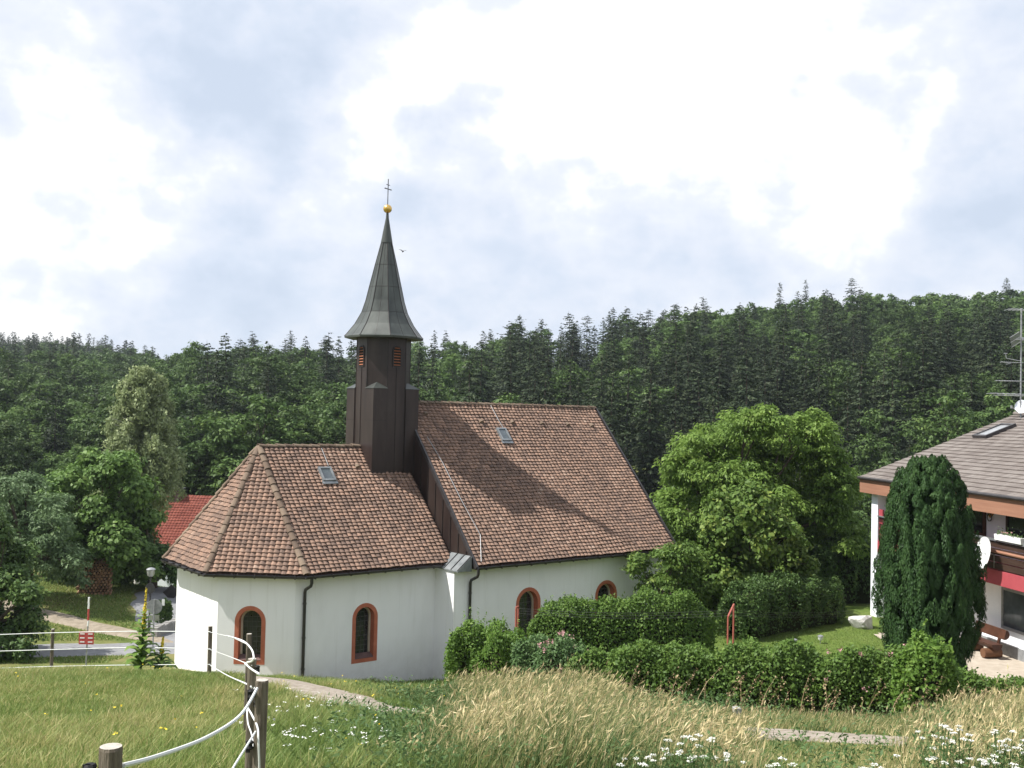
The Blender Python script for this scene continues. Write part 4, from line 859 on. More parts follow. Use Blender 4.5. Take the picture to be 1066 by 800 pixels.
# bench on the terrace
bxl, _ = hl(1010, 680, 0.9); bxr, _ = hl(1050, 682, 0.9); bc = hpt((bxl + bxr) / 2, 0.95, 0)
bc = bc - HDIR * 0.45; bench = thing('log_bench', 'brown half log bench standing on round log feet against the white house', 'bench', (bc.x, bc.y, gz(bc.x, bc.y) + 0.07), ROTH)
BL = 1.75
def halflog(mb, x0, x1, y, z, r, fl):                       # half log lying along x, flat side towards fl (y,z)
    a0 = math.atan2(fl[1], fl[0]); V = []; n_ = 9
    for x in (x0, x1):
        for k in range(n_): t = a0 + math.pi / 2 + math.pi * k / (n_ - 1); V.append((x, y + r * math.cos(t), z + r * math.sin(t)))
    mb.add(V, [(k, k + 1, n_ + k + 1, n_ + k) for k in range(n_ - 1)] + [(n_ - 1, 0, n_, 2 * n_ - 1), tuple(reversed(range(n_))), tuple(range(n_, 2 * n_))])
mb = MB(); halflog(mb, -BL / 2, BL / 2, -0.02, 0.50, 0.20, (0, 1)); mb.build('seat', MA['bench_wood'], bench, True)
mb = MB(); halflog(mb, -BL / 2, BL / 2, 0.27, 0.83, 0.17, (-1, 0.25)); mb.build('backrest', MA['bench_wood'], bench, True)
for sx in (-1, 1):
    mb = MB(); mb.tube([(sx * 0.55, -0.34, 0.16), (sx * 0.55, 0.30, 0.16)], 0.16, 14); mb.build('log_foot', MA['log_end'], bench, True)
    mb = MB(); mb.bar((sx * 0.55, 0.20, 0.25), (sx * 0.55, 0.33, 0.95), 0.09, 0.07, (0, 1, 0)); mb.build('back_support', MA['bench_wood'], bench)
bag = MB(); bag.lathe([(0.02, 0), (0.17, 0.01), (0.18, 0.06), (0.12, 0.11), (0.03, 0.12)], 10)
o = bag.build('cushion', MA['white_paint'], None, True); o.location = hpt((bxl + bxr) / 2 - 1.05, 0.92, 0) + Vector((0, 0, bench.location.z - HB + 0.5)); tag(o, 'small white cushion lying on the log bench', 'cushion')

# ------------------------------------------------------------------ left house
lh = at(196, 545, 84.0); LHG = gz(lh.x, lh.y) - 0.3
lhouse = thing('house', 'house with plain red tiled roof half hidden behind the left trees and chapel', 'house', (lh.x + 3, lh.y + 4, LHG), R(-6))
zr_ = at(196, 517, 88).z - LHG; ze_ = at(196, 566, 83).z - LHG
mb = MB(); mb.add([(-6, -4, -3), (6, -4, -3), (6, 4, -3), (-6, 4, -3), (-6, -4, ze_), (6, -4, ze_), (6, 4, ze_), (-6, 4, ze_), (-6, 0, zr_ - .15), (6, 0, zr_ - .15)], [(0, 1, 5, 4), (1, 2, 6, 9, 5), (2, 3, 7, 6), (3, 0, 4, 8, 7), (3, 2, 1, 0), (4, 5, 9, 8), (6, 7, 8, 9)]); mb.build('wall', MA['house_wall'], lhouse)
mb = MB(); sl2 = (zr_ - ze_) / 4
mb.extrude([(-6.4, -4.6, ze_ - .6 * sl2), (-6.4, 0, zr_), (-6.4, 4.6, ze_ - .6 * sl2), (-6.4, 4.6, ze_ - .6 * sl2 - .14), (-6.4, 0, zr_ - .14), (-6.4, -4.6, ze_ - .6 * sl2 - .14)], (12.8, 0, 0)); lr = mb.build('roof', MA['red_tile'], lhouse)
mb = MB(); o = Vector((-6.4, -4.62, ze_ - .6 * sl2 + .02)); s_ = Vector((0, 4.6, 4.6 * sl2)); tiles(mb, o, (1, 0, 0), s_, [(0, 0), (12.8, 0), (12.8, s_.length), (0, s_.length)], 0.27, 0.30); mb.build('roof_tiles', MA['red_tile'], lr, recalc=False)
chx = (lhouse.matrix_basis.inverted() @ at(179, 515, 87.5)).x
mb = MB(); mb.box((chx - .4, -.75, zr_ - 1), (chx + .4, .05, zr_ + .45)); ch = mb.build('chimney', MA['sill'], lr)
mb = MB(); mb.box((chx - .62, -.95, zr_ + .62), (chx + .62, .25, zr_ + .70)); mb.box((chx - .5, -.8, zr_ + .452), (chx - .42, .1, zr_ + .62)); mb.box((chx + .42, -.8, zr_ + .452), (chx + .5, .1, zr_ + .62)); mb.build('chimney_hood', MA['steel'], lr)

# ------------------------------------------------------------------ small things by the lanes
p = at(157, 598, 48.0); gl = gz(p.x, p.y); lamp = thing('street_lamp', 'short grey street lamp with a drum head beside the lane', 'street lamp', (p.x, p.y, gl)); hh = p.z - gl
mb = MB(); mb.lathe([(0.07, -0.1), (0.07, 0.7), (0.045, 0.75), (0.04, hh - 0.1)], 10); mb.build('pole', MA['iron'], lamp, True)
mb = MB(); mb.lathe([(0.05, hh - .12), (0.15, hh - .06), (0.18, hh + .08), (0.18, hh + .20)], 14); mb.build('lamp_shade', MA['steel'], lamp, True)
mb = MB(); mb.lathe([(0.21, hh + .20), (0.21, hh + .23), (0.12, hh + .29), (0.02, hh + .31)], 14); mb.build('lamp_cap', MA['steel_dull'], lamp, True)
zs2 = at(156, 613, 47.9).z - gl
mb = MB(); mb.extrude([(0.23 * math.cos(a), -0.07, zs2 + 0.25 * math.sin(a)) for a in np.linspace(0, 2 * math.pi, 20, endpoint=False)], (0, 0.02, 0)); mb.build('round_plate', MA['iron'], lamp)
p = at(160.5, 632, 44.5); gl = gz(p.x, p.y); sg = thing('traffic_sign', 'grey back of a round traffic sign on a thin post behind the pasture fence', 'traffic sign', (p.x, p.y, gl)); hh = p.z - gl
mb = MB(); mb.tube([(0, 0, -.2), (0, 0, hh + .3)], 0.03, 8); mb.build('post', MA['steel_dull'], sg)
mb = MB(); mb.extrude([(0.33 * math.cos(a), 0.035, hh + 0.33 * math.sin(a)) for a in np.linspace(0, 2 * math.pi, 24, endpoint=False)], (0, 0.015, 0)); mb.build('round_plate', MA['steel_dull'], sg)
mb = MB(); mb.box((-0.22, 0.035, hh - 0.60), (0.22, 0.05, hh - 0.36)); mb.build('lower_plate', MA['steel'], sg)
mb = MB(); mb.box((0.30, 0.06, hh + 0.05), (0.42, 0.075, hh + 0.32)); mb.build('side_plate', MA['white_paint'], sg)
p = at(178.5, 617, 57.0); gl = gz(p.x, p.y); sg = thing('traffic_sign', 'dark back of a diamond shaped traffic sign beside the chapel corner', 'traffic sign', (p.x, p.y, gl)); hh = p.z - gl
mb = MB(); mb.tube([(0, 0, -.2), (0, 0, hh + .3)], 0.03, 8); mb.build('post', MA['steel_dull'], sg)
mb = MB(); mb.extrude([(0.46, -0.04, hh), (0, -0.04, hh + .46), (-.46, -0.04, hh), (0, -0.04, hh - .46)], (0, -0.02, 0)); mb.build('diamond_plate', MA['gutter'], sg)
p = at(90.5, 664, 39.0); gl = gz(p.x, p.y); sg = thing('marker_pole', 'thin pole with white and red top band and a red board behind the fence', 'marker pole', (p.x, p.y, gl))
zt = at(90.5, 622, 39).z - gl; zm = at(90.5, 652, 39).z - gl; zbb = p.z - gl
mb = MB(); mb.tube([(0, 0, -.3), (0.02, 0, zm)], 0.028, 8); mb.build('pole', MA['steel_dull'], sg)
zz = np.linspace(zm, zt, 6)
for i in range(5):
    mb = MB(); mb.tube([(0.02, 0, zz[i]), (0.03, 0, zz[i + 1])], 0.036, 8); mb.build('band', MA['red_paint'] if i in (1, 2) else MA['white_paint'], sg)
mb = MB(); mb.box((-.28, -.06, zbb - .24), (.28, -.04, zbb + .24)); bd = mb.build('board', MA['red_paint'], sg)
for q, mir in ((-.15, 1), (.15, -1)):
    mb = MB(); w_ = .085
    for z in (-.15, 0, .15): mb.box((q - w_, -.066, zbb + z - .022), (q + w_, -.0605, zbb + z + .022))
    mb.build('lettering', MA['white_paint'], bd)
# firewood stack
p = at(99, 622, 56.0); gl = gz(p.x, p.y); fwd = thing('firewood_stack', 'stack of split firewood logs under the left trees', 'firewood', (p.x, p.y, gl), R(18))
rg = random.Random(4); mb = MB(); z = 0.09; r_ = 0
while z < 1.9:
    x = -0.85 + (0.09 if r_ % 2 else 0)
    while x < 0.85:
        rr = rg.uniform(.07, .1); a0 = rg.uniform(0, 6); n_ = rg.choice((3, 4, 5, 6)); mb.add([(x + rr * math.cos(a0 + 2 * math.pi * k / n_), yy, z + rr * math.sin(a0 + 2 * math.pi * k / n_)) for yy in (-0.5 + rg.uniform(-.05, .05), 0.5) for k in range(n_)], [tuple(reversed(range(n_))), tuple(range(n_, 2 * n_))] + [(k, (k + 1) % n_, n_ + (k + 1) % n_, n_ + k) for k in range(n_)]); x += 0.18
    z += 0.155; r_ += 1
mb.build('logs', MA['firewood'], fwd)
mb = MB(); mb.obox((0.1, -0.05, 2.02), (1, 0, 0.06), (0, 1, 0), (-0.06, 0, 1), 0.8, 0.55, 0.03); mb.build('cover_board', MA['inner_frame'], fwd)
# low stone edging by the side road
p0, p1 = at(160, 668, 46.6), at(186, 655, 49.0)
mb = MB(); n_ = 10
for i in range(n_):
    a = p0.lerp(p1, i / n_); b_ = p0.lerp(p1, (i + .96) / n_); mb.bar((a.x, a.y, gz(a.x, a.y) + .18), (b_.x, b_.y, gz(b_.x, b_.y) + .18), .3, .55 + .06 * (i % 3))
o = mb.build('low_wall', MA['concrete'], None); tag(o, 'low grey retaining wall by the side road left of the chapel', 'wall')

# washing line frames
for i, (px, pt, pb, Y) in enumerate(((538.5, 632, 668, 32.2), (761, 635, 668, 31.0))):
    p = at(px, pt, Y); gl = gz(p.x, p.y); hh = p.z - gl; w_ = 0.5 if i else 0.10; dq = 0.45 if i else 0.06
    cl = thing('clothes_line_pole', ['red metal washing line frame in front of the nave window', 'red metal washing line frame standing at the lawn edge before the green tree'][i], 'clothes line', (p.x, p.y, gl), 0, 'red clothes line poles')
    for sx in (-1, 1): mb = MB(); mb.tube([(sx * w_ * .36, sx * dq, -.2), (sx * w_ * .36, sx * dq, hh - (0.12 if sx < 0 else -.08) * (1 if i else 0))], 0.028, 8); mb.build('upright', MA['rust_red'], cl)
    mb = MB(); mb.tube([(-w_ * .36, -dq, hh - (.12 if i else 0)), (w_ * .36, dq, hh + (.08 if i else 0))], 0.03, 8); mb.build('crossbar', MA['rust_red'], cl)
a = at(538.5, 636, 32.2); b_ = at(761, 638, 31.0); c_ = at(904, 637, 41.0)
mb = MB()
for dy in (-.4, 0.0, .4):
    mb.tube([a.lerp(b_, t) + Vector((0, dy, -.12 * 4 * t * (1 - t))) for t in np.linspace(0, 1, 14)], 0.0028, 4)
    mb.tube([b_.lerp(c_, t) + Vector((0, dy, -.10 * 4 * t * (1 - t))) for t in np.linspace(0, 1, 14)], 0.0028, 4)
o = mb.build('washing_line', MA['iron'], None); tag(o, 'thin washing lines strung from the red frames to the white house', 'washing line')
for i, (px, py) in enumerate(((827, 671), (854, 667))):
    Y = 35.0
    for _ in range(40):
        p = at(px, py + 4, Y); Y += (p.z - gz(p.x, p.y)) / 0.2 * 0.5
    p = at(px, py + 4, Y); g_ = gz(p.x, p.y)
    sl_ = thing('garden_light', ['small white garden light on the lawn, left of the pair', 'small white garden light on the lawn, closer to the columnar yew'][i], 'garden light', (p.x, p.y, g_), 0, 'garden lights on the lawn')
    mb = MB(); mb.tube([(0, 0, -.05), (0, 0, .2)], .015, 6); mb.build('stake', MA['steel_dull'], sl_)
    mb = MB(); mb.lathe([(0.05, .14), (0.085, .2), (0.09, .27)], 10); mb.build('lamp', MA['white_paint'], sl_, True)
    mb = MB(); mb.lathe([(0.11, .27), (0.10, .31), (0.02, .34)], 10); mb.build('cap', MA['steel'], sl_, True)
import bmesh
def rock(name, c, r, seed, label):
    bm = bmesh.new(); bmesh.ops.create_icosphere(bm, subdivisions=3, radius=1); rg = np.random.default_rng(seed); dirs = rg.normal(size=(9, 3)); dirs /= np.linalg.norm(dirs, axis=1, keepdims=True)
    for v in bm.verts:
        q = np.array(v.co); s_ = min([0.72 / max(q @ d_, .3) for d_ in dirs] + [1.05]); v.co = Vector(q * min(s_, 1.05)) * 1.0; v.co.x *= r[0]; v.co.y *= r[1]; v.co.z *= r[2]
    me = bpy.data.meshes.new(name); bm.to_mesh(me); bm.free(); o = link_mesh(name, me, MA['stone']); o.location = c; return tag(o, label, 'rock')
Y = 40.0; p = at(897, 650, Y); rock('boulder', (p.x, p.y, gz(p.x, p.y) + .2), (0.55, .45, .38), 3, 'pale boulder on the lawn below the white house corner')
Y = 21.6; p = at(767, 745, Y); mb = MB(); mb.prism([(-.08, -.08), (.08, -.08), (.09, .07), (-.08, .09)], -.2, .26); mb.add([(-.08, -.08, .26), (.08, -.08, .26), (.09, .07, .26), (-.08, .09, .26), (0, 0, .30)], [(0, 1, 4), (1, 2, 4), (2, 3, 4), (3, 0, 4)])
o = mb.build('boundary_stone', MA['concrete']); o.location = (p.x, p.y, gz(p.x, p.y)); tag(o, 'small grey boundary stone at the foot of the hedge', 'stone')
# bird in the sky
p = at(419.5, 262, 60); bird = thing('bird', 'small dark bird flying just right of the church spire', 'bird', p, R(30))
mb = MB(); mb.lathe([(0.004, -.14), (0.03, -.08), (.04, 0), (.028, .08), (.008, .12)], 8); o = mb.build('body', MA['bird_dark'], bird, True); o.rotation_euler = (R(80), 0, 0)
for sx in (-1, 1): mb = MB(); mb.add([(0, -.05, 0), (sx * .12, -.06, .07), (sx * .26, .05, .10), (sx * .1, .05, .06), (0, .05, 0), (0, -.05, .012), (sx * .12, -.06, .08), (sx * .26, .05, .106), (sx * .1, .05, .07), (0, .05, .012)], [(0, 1, 2, 3, 4), (9, 8, 7, 6, 5), (0, 5, 6, 1), (1, 6, 7, 2), (2, 7, 8, 3), (3, 8, 9, 4)]); mb.build('wing', MA['bird_dark'], bird)

# ------------------------------------------------------------------ pasture fence
def gpt(px, py, Y): return at(px, py, Y)
FP = [('far', 55, 655, 30.0, .048), ('corner', 219, 652, 26.5, .055), ('mid', 259.5, 660, 15.5, .04), ('mid', 262.5, 686, 10.6, .045), ('near', 273, 708, 7.4, .046), ('near', 115.5, 777, 4.25, .047), ('out', -150, 660, 31, .048)]
fence = thing('pasture_fence', 'pasture fence of wooden posts and sagging white electric ropes on the slope', 'fence', (0, 0, -5))
FO = Vector((0, 0, -5)); tops = []
for i, (k_, px, py, Y, r_) in enumerate(FP):
    p = at(px, py, Y); g_ = gz(p.x, p.y); rg = random.Random(i); mb = MB(); tops.append(p); ln = (0.006, -0.004)[i % 2]
    n_ = 14; zs = np.linspace(g_ - .3, p.z - 0.012, 9); V = []
    for z in zs:
        for q in range(n_): a = 2 * math.pi * q / n_; rr = r_ * (1 + .05 * math.sin(3 * a + i) + rg.uniform(-.03, .03)); V.append((p.x + rr * math.cos(a) + ln * (z - p.z), p.y + rr * math.sin(a), z - FO.z))
    for q in range(n_): a = 2 * math.pi * q / n_; V.append((p.x + r_ * .93 * math.cos(a), p.y + r_ * .93 * math.sin(a), p.z - FO.z))
    mb.add(V, [(s * n_ + q, s * n_ + (q + 1) % n_, (s + 1) * n_ + (q + 1) % n_, (s + 1) * n_ + q) for s in range(9) for q in range(n_)]); mb.cur = 1; mb.add([V[-n_ + q] for q in range(n_)], [tuple(range(n_))])
    po = mb.build('post', [MA['post_wood'], MA['post_top']], fence)
    if i in (3, 4, 5):
        for dz in (0.06, 0.42):
            mb = MB(); sx = -1 if i >= 4 else 1; c = Vector((p.x + sx * r_, p.y - r_ * .6, p.z - dz - .03)) - FO; mb.lathe([(0.02, -.03), (0.028, -.02), (0.018, 0), (.028, .02), (.02, .03)], 8, c + Vector((sx * .02, -.01, 0))); mb.bar(c + Vector((sx * .03, -.02, .03)), c + Vector((sx * .03, -.02, -.05)), .012, .03); mb.build('insulator', MA['black'], po)
def rope(pts, r, n=6, flat=None):
    P = []
    pts = [Vector(q) for q in pts]
    for i in range(len(pts) - 1):
        p0 = pts[max(i - 1, 0)]; p1 = pts[i]; p2 = pts[i + 1]; p3 = pts[min(i + 2, len(pts) - 1)]
        for t in np.linspace(0, 1, 9, endpoint=(i == len(pts) - 2)): P.append(0.5 * ((2 * p1) + (p2 - p0) * t + (2 * p0 - 5 * p1 + 4 * p2 - p3) * t * t + (3 * p1 - p0 - 3 * p2 + p3) * t ** 3) - FO)
    mb = MB(); mb.tube(P, r, n); return mb.build('rope', MA['rope'], fence, True)
def rp(*l): return [at(px, py, Y) for px, py, Y in l]
rr = .012
for y0, y1, y2, y3 in ((662, 660, 658, 658), (679, 677.5, 675, 676), (697, 695, 693, 692)):
    rope(rp((-150, y0 + 1, 31), (-40, y0, 30.8), (55, y1 - 1, 29.9), (140, y2 - .5, 28.3), (219, y3, 26.4)), rr * (1.0 if y0 < 690 else 0.9))
rope(rp((219, 658.5, 26.4), (240, 663.5, 20), (259.5, 672, 15.4)), .007); rope(rp((219, 676.5, 26.4), (238, 683.5, 18), (262, 693, 10.55)), .006)
rope(rp((219, 693, 26.4), (236, 703, 19), (256, 712, 11.5), (262, 716, 10.5)), .009)
rope(rp((236, 662, 15), (252, 667, 12.5), (261, 675, 10.5), (264, 683, 9.5), (263, 688, 9.4), (257, 690, 10)), .009)
rope(rp((255, 691, 10.4), (262, 697, 9.5), (270, 702, 8)), .009)
rope(rp((267.5, 717, 7.30), (250, 745, 6.5), (215, 768, 5.7), (165, 787, 4.9), (128, 797, 4.30)), .0105)
rope(rp((267, 718, 7.3), (262, 728, 7.5), (258, 736, 8), (262, 744, 7.6), (268, 757, 7.3), (269, 772, 7.2), (270, 800, 7.2), (270, 830, 7.2)), .007)
rope(rp((265, 716, 10.4), (258, 735, 9.5), (258, 752, 9), (262, 765, 8.4), (265, 785, 8), (268, 805, 7.6)), .006)
rope(rp((266, 762, 7.3), (256, 778, 6.8), (243, 799, 6.2), (225, 830, 5.6)), .008)
for a_, dz in ((0, .06), (0, .42)):
    pass


# ------------------------------------------------------------------ vegetation builders
def fib(n_, rng, jit=0.25):
    i = np.arange(n_) + 0.5; ph = np.arccos(1 - 2 * i / n_); th = math.pi * (1 + 5 ** 0.5) * i + rng.uniform(0, 6)
    d = np.c_[np.cos(th) * np.sin(ph), np.sin(th) * np.sin(ph), np.cos(ph)] + rng.normal(size=(n_, 3)) * jit
    return unit(d)
def crown_leaves(rng, masses, per_mass, per_clump, clump_r, leaf, flat=0.6, upb=0.5, droop=0.0, aspect=0.55):
    """masses: array (m,4) centre+radius.  Leaves in clumps on the outer shell of each mass."""
    Ps, Ns, Ts, Ss, Ds = [], [], [], [], []
    for cx, cy, cz, r in masses:
        k = max(3, int(per_mass * (r / masses[:, 3].mean()) ** 2)); d = unit(rng.normal(size=(k, 3)) + np.array([0, 0, 0.45]))
        cc = np.array([cx, cy, cz]) + d * r * rng.uniform(0.55, 1.05, (k, 1)) * np.array([1, 1, 0.85]); mt = rng.uniform(0, 0.25)
        for j in range(k):
            q = max(4, int(per_clump * rng.uniform(0.6, 1.4))); cr = clump_r * rng.uniform(0.6, 1.35)
            o = rng.normal(size=(q, 3)); o = o / np.linalg.norm(o, axis=1, keepdims=True) * rng.uniform(0, 1, (q, 1)) ** 0.45 * cr; o[:, 2] *= flat
            o[:, 2] -= droop * (o[:, 0] ** 2 + o[:, 1] ** 2) / max(cr, 1e-3)
            Ps.append(cc[j] + o); nn = unit(o + 1e-6) * 0.5 + d[j] * 0.35 + np.array([0, 0, upb]) + rng.normal(size=(q, 3)) * 0.45; Ns.append(nn)
            Ts.append(np.clip(0.25 + mt + rng.uniform(-0.15, 0.30) + rng.normal(size=q) * 0.16, 0, 1)); Ss.append(leaf * rng.uniform(0.65, 1.3, q))
            Ds.append(o + d[j] * cr * 0.5 + rng.normal(size=(q, 3)) * cr * 0.35 + np.array([0, 0, -0.3 * cr]))
    P, N, T, S, D = map(np.concatenate, (Ps, Ns, Ts, Ss, Ds)); V, Fq = leaf_quads(rng, P, N, S, aspect, D); return V, Fq, T
def np_tube(P, rad, n_=6):
    P = np.asarray(P, float); T = unit(np.gradient(P, axis=0)); A = np.cross(T, [0.31, 0.95, 0.05]); A = unit(A); B = np.cross(T, A); t = np.arange(n_) * 2 * math.pi / n_
    V = P[:, None] + (A[:, None] * np.cos(t)[None, :, None] + B[:, None] * np.sin(t)[None, :, None]) * np.asarray(rad)[:, None, None]; k = len(P)
    i = np.arange(k - 1)[:, None] * n_; j = np.arange(n_)[None, :]; j2 = (j + 1) % n_; Fq = np.stack([i + j, i + j2, i + n_ + j2, i + n_ + j], -1).reshape(-1, 4); return V.reshape(-1, 3), Fq
def cat_parts(parts):
    Vs, Fs, k = [], [], 0
    for V, Fq in parts: Vs.append(V); Fs.append(Fq + k); k += len(V)
    return np.concatenate(Vs), np.concatenate(Fs)
def limbs(rng, base_r, fork_z, masses, n_max=14, lean=(0, 0), sink=0.4):
    top = np.array([lean[0], lean[1], fork_z]); parts = []; t = np.linspace(0, 1, 7)[:, None]
    P = np.array([0, 0, -sink]) * (1 - t) + top * t + np.c_[np.sin(t * 5) * 0.03, np.cos(t * 4) * 0.03, 0 * t]; rads = base_r * (1.25 - 0.55 * t[:, 0]); rads[0] *= 1.35; parts.append(np_tube(P, rads, 9))
    for m in masses[np.argsort(rng.uniform(size=len(masses)))[:n_max]]:
        st = np.array([0, 0, 0]) * 0 + top * rng.uniform(0.75, 1.0); en = m[:3]; t = np.linspace(0, 1, 6)[:, None]; md = (st + en) / 2 + np.array([0, 0, 0.12 * np.linalg.norm(en - st)]) + rng.normal(size=3) * 0.15
        P = st * (1 - t) ** 2 + 2 * md * t * (1 - t) + en * t * t; parts.append(np_tube(P, base_r * 0.5 * (1 - 0.85 * t[:, 0]), 6))
        for q in range(3):
            s2 = P[rng.integers(2, 5)]; e2 = m[:3] + unit(rng.normal(size=(1, 3)) + [0, 0, .4])[0] * m[3] * 0.85; t2 = np.linspace(0, 1, 4)[:, None]; parts.append(np_tube(s2 * (1 - t2) + e2 * t2 + np.array([0, 0, .1]) * np.sin(t2 * 3.1), base_r * 0.16 * (1 - 0.8 * t2[:, 0]), 4))
    return cat_parts(parts)
def env_masses(rng, n_, centre, rad, mr, shell=(0.55, 0.9), jit=0.25):
    d = fib(n_, rng, jit); c = np.array(centre) + d * np.array(rad) * rng.uniform(*shell, (n_, 1)); r = mr * rng.uniform(0.75, 1.25, n_); return np.c_[c, r]
def put_tree(name, label, cat, x, y, masses, leafmat, per_mass, per_clump, clump_r, leaf, seed, base_r=0.22, fork=2.0, bark='bark', group=None, gzv=None, n_limb=14, extra=None, **kw):
    rng = np.random.default_rng(seed); z = gz(x, y) if gzv is None else gzv; o = thing(name, label, cat, (x, y, z), 0, group)
    V, Fq, T = crown_leaves(rng, masses, per_mass, per_clump, clump_r, leaf, **kw)
    link_mesh('crown', np_mesh('crown', V, Fq, T), MA[leafmat], o)
    V, Fq = limbs(rng, base_r, fork, masses, n_limb); me = np_mesh('trunk', V, Fq); me.polygons.foreach_set('use_smooth', np.ones(len(Fq), bool)); link_mesh('trunk', me, MA[bark], o); return o

# walnut beside the nave: wide layered crown, and a rounder tree in front of it
def rel(px, py, Y, x, y, g): p = at(px, py, Y); return np.array([p.x - x, p.y - y, p.z - g])
X, Y = 10.6, 48.0; g_ = gz(X, Y); rng = np.random.default_rng(21)
ms = []
for px, py, r in [(830, 447, 50), (770, 455, 46), (800, 480, 60), (730, 475, 38), (720, 505, 40), (860, 480, 42), (870, 520, 40), (845, 545, 44), (700, 500, 24), (740, 535, 46), (880, 560, 26), (860, 590, 32), (815, 530, 48), (770, 500, 50), (780, 580, 46), (712, 545, 30), (700, 580, 26), (820, 600, 36), (885, 535, 20), (800, 440, 26), (848, 455, 30), (690, 530, 20), (735, 455, 28), (712, 485, 34), (695, 515, 28), (750, 490, 44), (780, 445, 36), (865, 500, 40), (725, 560, 36), (755, 520, 44)]:
    for q in range(3): ms.append(np.r_[rel(px + rng.uniform(-14, 14), py + rng.uniform(-10, 10), Y + rng.uniform(-3.2, 3.0), X, Y, g_), r * 0.62 * Y / F * rng.uniform(.7, 1.0)])
put_tree('walnut_tree', 'large bright green spreading tree behind the hedge between chapel and white house', 'tree', X, Y, np.array(ms), 'leaf_walnut', 21, 62, 0.50, 0.21, 22, 0.30, 2.3, flat=0.45, upb=0.65, droop=0.35, aspect=0.42)
X, Y = 10.0, 42.5; g_ = gz(X, Y); rng = np.random.default_rng(31); ms = []
for px, py, r in [(780, 535, 40), (745, 560, 34), (810, 560, 34), (770, 570, 40), (730, 590, 30), (790, 600, 36), (755, 605, 34), (825, 590, 28), (750, 525, 26), (735, 620, 22), (805, 620, 22)]:
    for q in range(2): ms.append(np.r_[rel(px + rng.uniform(-10, 10), py + rng.uniform(-8, 8), Y + rng.uniform(-1.7, 1.5), X, Y, g_), r * 0.72 * Y / F * rng.uniform(.75, 1.05)])
put_tree('fruit_tree', 'rounded yellowish green tree growing low in front of the large bright green tree', 'tree', X, Y, np.array(ms), 'leaf_apple', 20, 46, 0.42, 0.20, 32, 0.16, 1.5, flat=0.75, upb=0.4, aspect=0.7)
X, Y = 5.9, 39.5; g_ = gz(X, Y); rng = np.random.default_rng(41); ms = []
for px, py, r in [(690, 580, 20), (665, 585, 14), (715, 585, 22), (700, 610, 26), (680, 605, 20), (725, 615, 22), (655, 598, 10), (708, 570, 14)]:
    for q in range(2): ms.append(np.r_[rel(px + rng.uniform(-8, 8), py + rng.uniform(-6, 6), Y + rng.uniform(-.9, .9), X, Y, g_), r * 0.8 * Y / F * rng.uniform(.75, 1.05)])
put_tree('elder_bush', 'loose leafy bush against the far corner of the nave above the hedge', 'bush', X, Y, np.array(ms), 'leaf_apple', 13, 34, 0.34, 0.17, 42, 0.08, 1.2, flat=0.5, upb=0.5, droop=.3, aspect=0.5)

# left-hand trees
X, Y = -27.5, 58.0; g_ = gz(X, Y); rng = np.random.default_rng(51); ms = []
X = at(108, 600, Y).x
for px, py, r in [(108, 492, 34), (75, 500, 30), (140, 505, 28), (60, 525, 28), (105, 530, 42), (143, 535, 24), (130, 560, 34), (80, 560, 36), (55, 560, 24), (150, 568, 18), (105, 585, 30), (140, 590, 24), (75, 590, 24), (95, 478, 16), (125, 480, 18)]:
    for q in range(2): ms.append(np.r_[rel(px + rng.uniform(-10, 10), py + rng.uniform(-8, 8), Y + rng.uniform(-2.6, 2.6), X, Y, g_), r * 0.72 * Y / F * rng.uniform(.75, 1.05)])
put_tree('linden_tree', 'full rounded mid green tree in front of the pale birch', 'tree', X, Y, np.array(ms), 'leaf_linden', 22, 48, 0.55, 0.27, 52, 0.30, 2.6, flat=0.6, upb=0.5, aspect=0.7)
Y = 52.0; X = at(30, 600, Y).x; g_ = gz(X, Y); rng = np.random.default_rng(61); ms = []
for px, py, r in [(30, 505, 28), (5, 510, 26), (55, 520, 22), (20, 540, 34), (60, 555, 26), (75, 575, 26), (40, 575, 30), (5, 560, 30), (85, 595, 18), (-30, 520, 30), (-35, 560, 34), (60, 600, 18)]:
    for q in range(2): ms.append(np.r_[rel(px + rng.uniform(-9, 9), py + rng.uniform(-8, 8), Y + rng.uniform(-2.2, 2.2), X, Y, g_), r * 0.72 * Y / F * rng.uniform(.75, 1.05)])
put_tree('willow_tree', 'broad grey green tree between the dark left edge tree and the rounded one', 'tree', X, Y, np.array(ms), 'leaf_grey', 22, 46, 0.5, 0.22, 62, 0.26, 2.4, flat=0.55, upb=0.45, aspect=0.4)
Y = 41.5; X = at(-6, 640, Y).x; g_ = gz(X, Y); rng = np.random.default_rng(71); ms = []
for px, py, r in [(0, 560, 24), (20, 585, 22), (-25, 570, 26), (5, 610, 30), (28, 620, 18), (20, 650, 24), (-20, 640, 34), (0, 672, 26), (34, 662, 12), (-35, 600, 30), (-8, 540, 14), (-45, 660, 26), (24, 680, 14)]:
    for q in range(2): ms.append(np.r_[rel(px + rng.uniform(-7, 7), py + rng.uniform(-7, 7), Y + rng.uniform(-1.7, 1.7), X, Y, g_), r * 0.75 * Y / F * rng.uniform(.75, 1.05)])
put_tree('hornbeam_tree', 'dark green tree at the left edge with branches down to the lane', 'tree', X, Y, np.array(ms), 'leaf_dark', 22, 44, 0.38, 0.17, 72, 0.2, 1.5, flat=0.65, upb=0.4, aspect=0.65)
Y = 61.0; X = at(158, 620, Y).x; g_ = gz(X, Y); rng = np.random.default_rng(81); ms = []
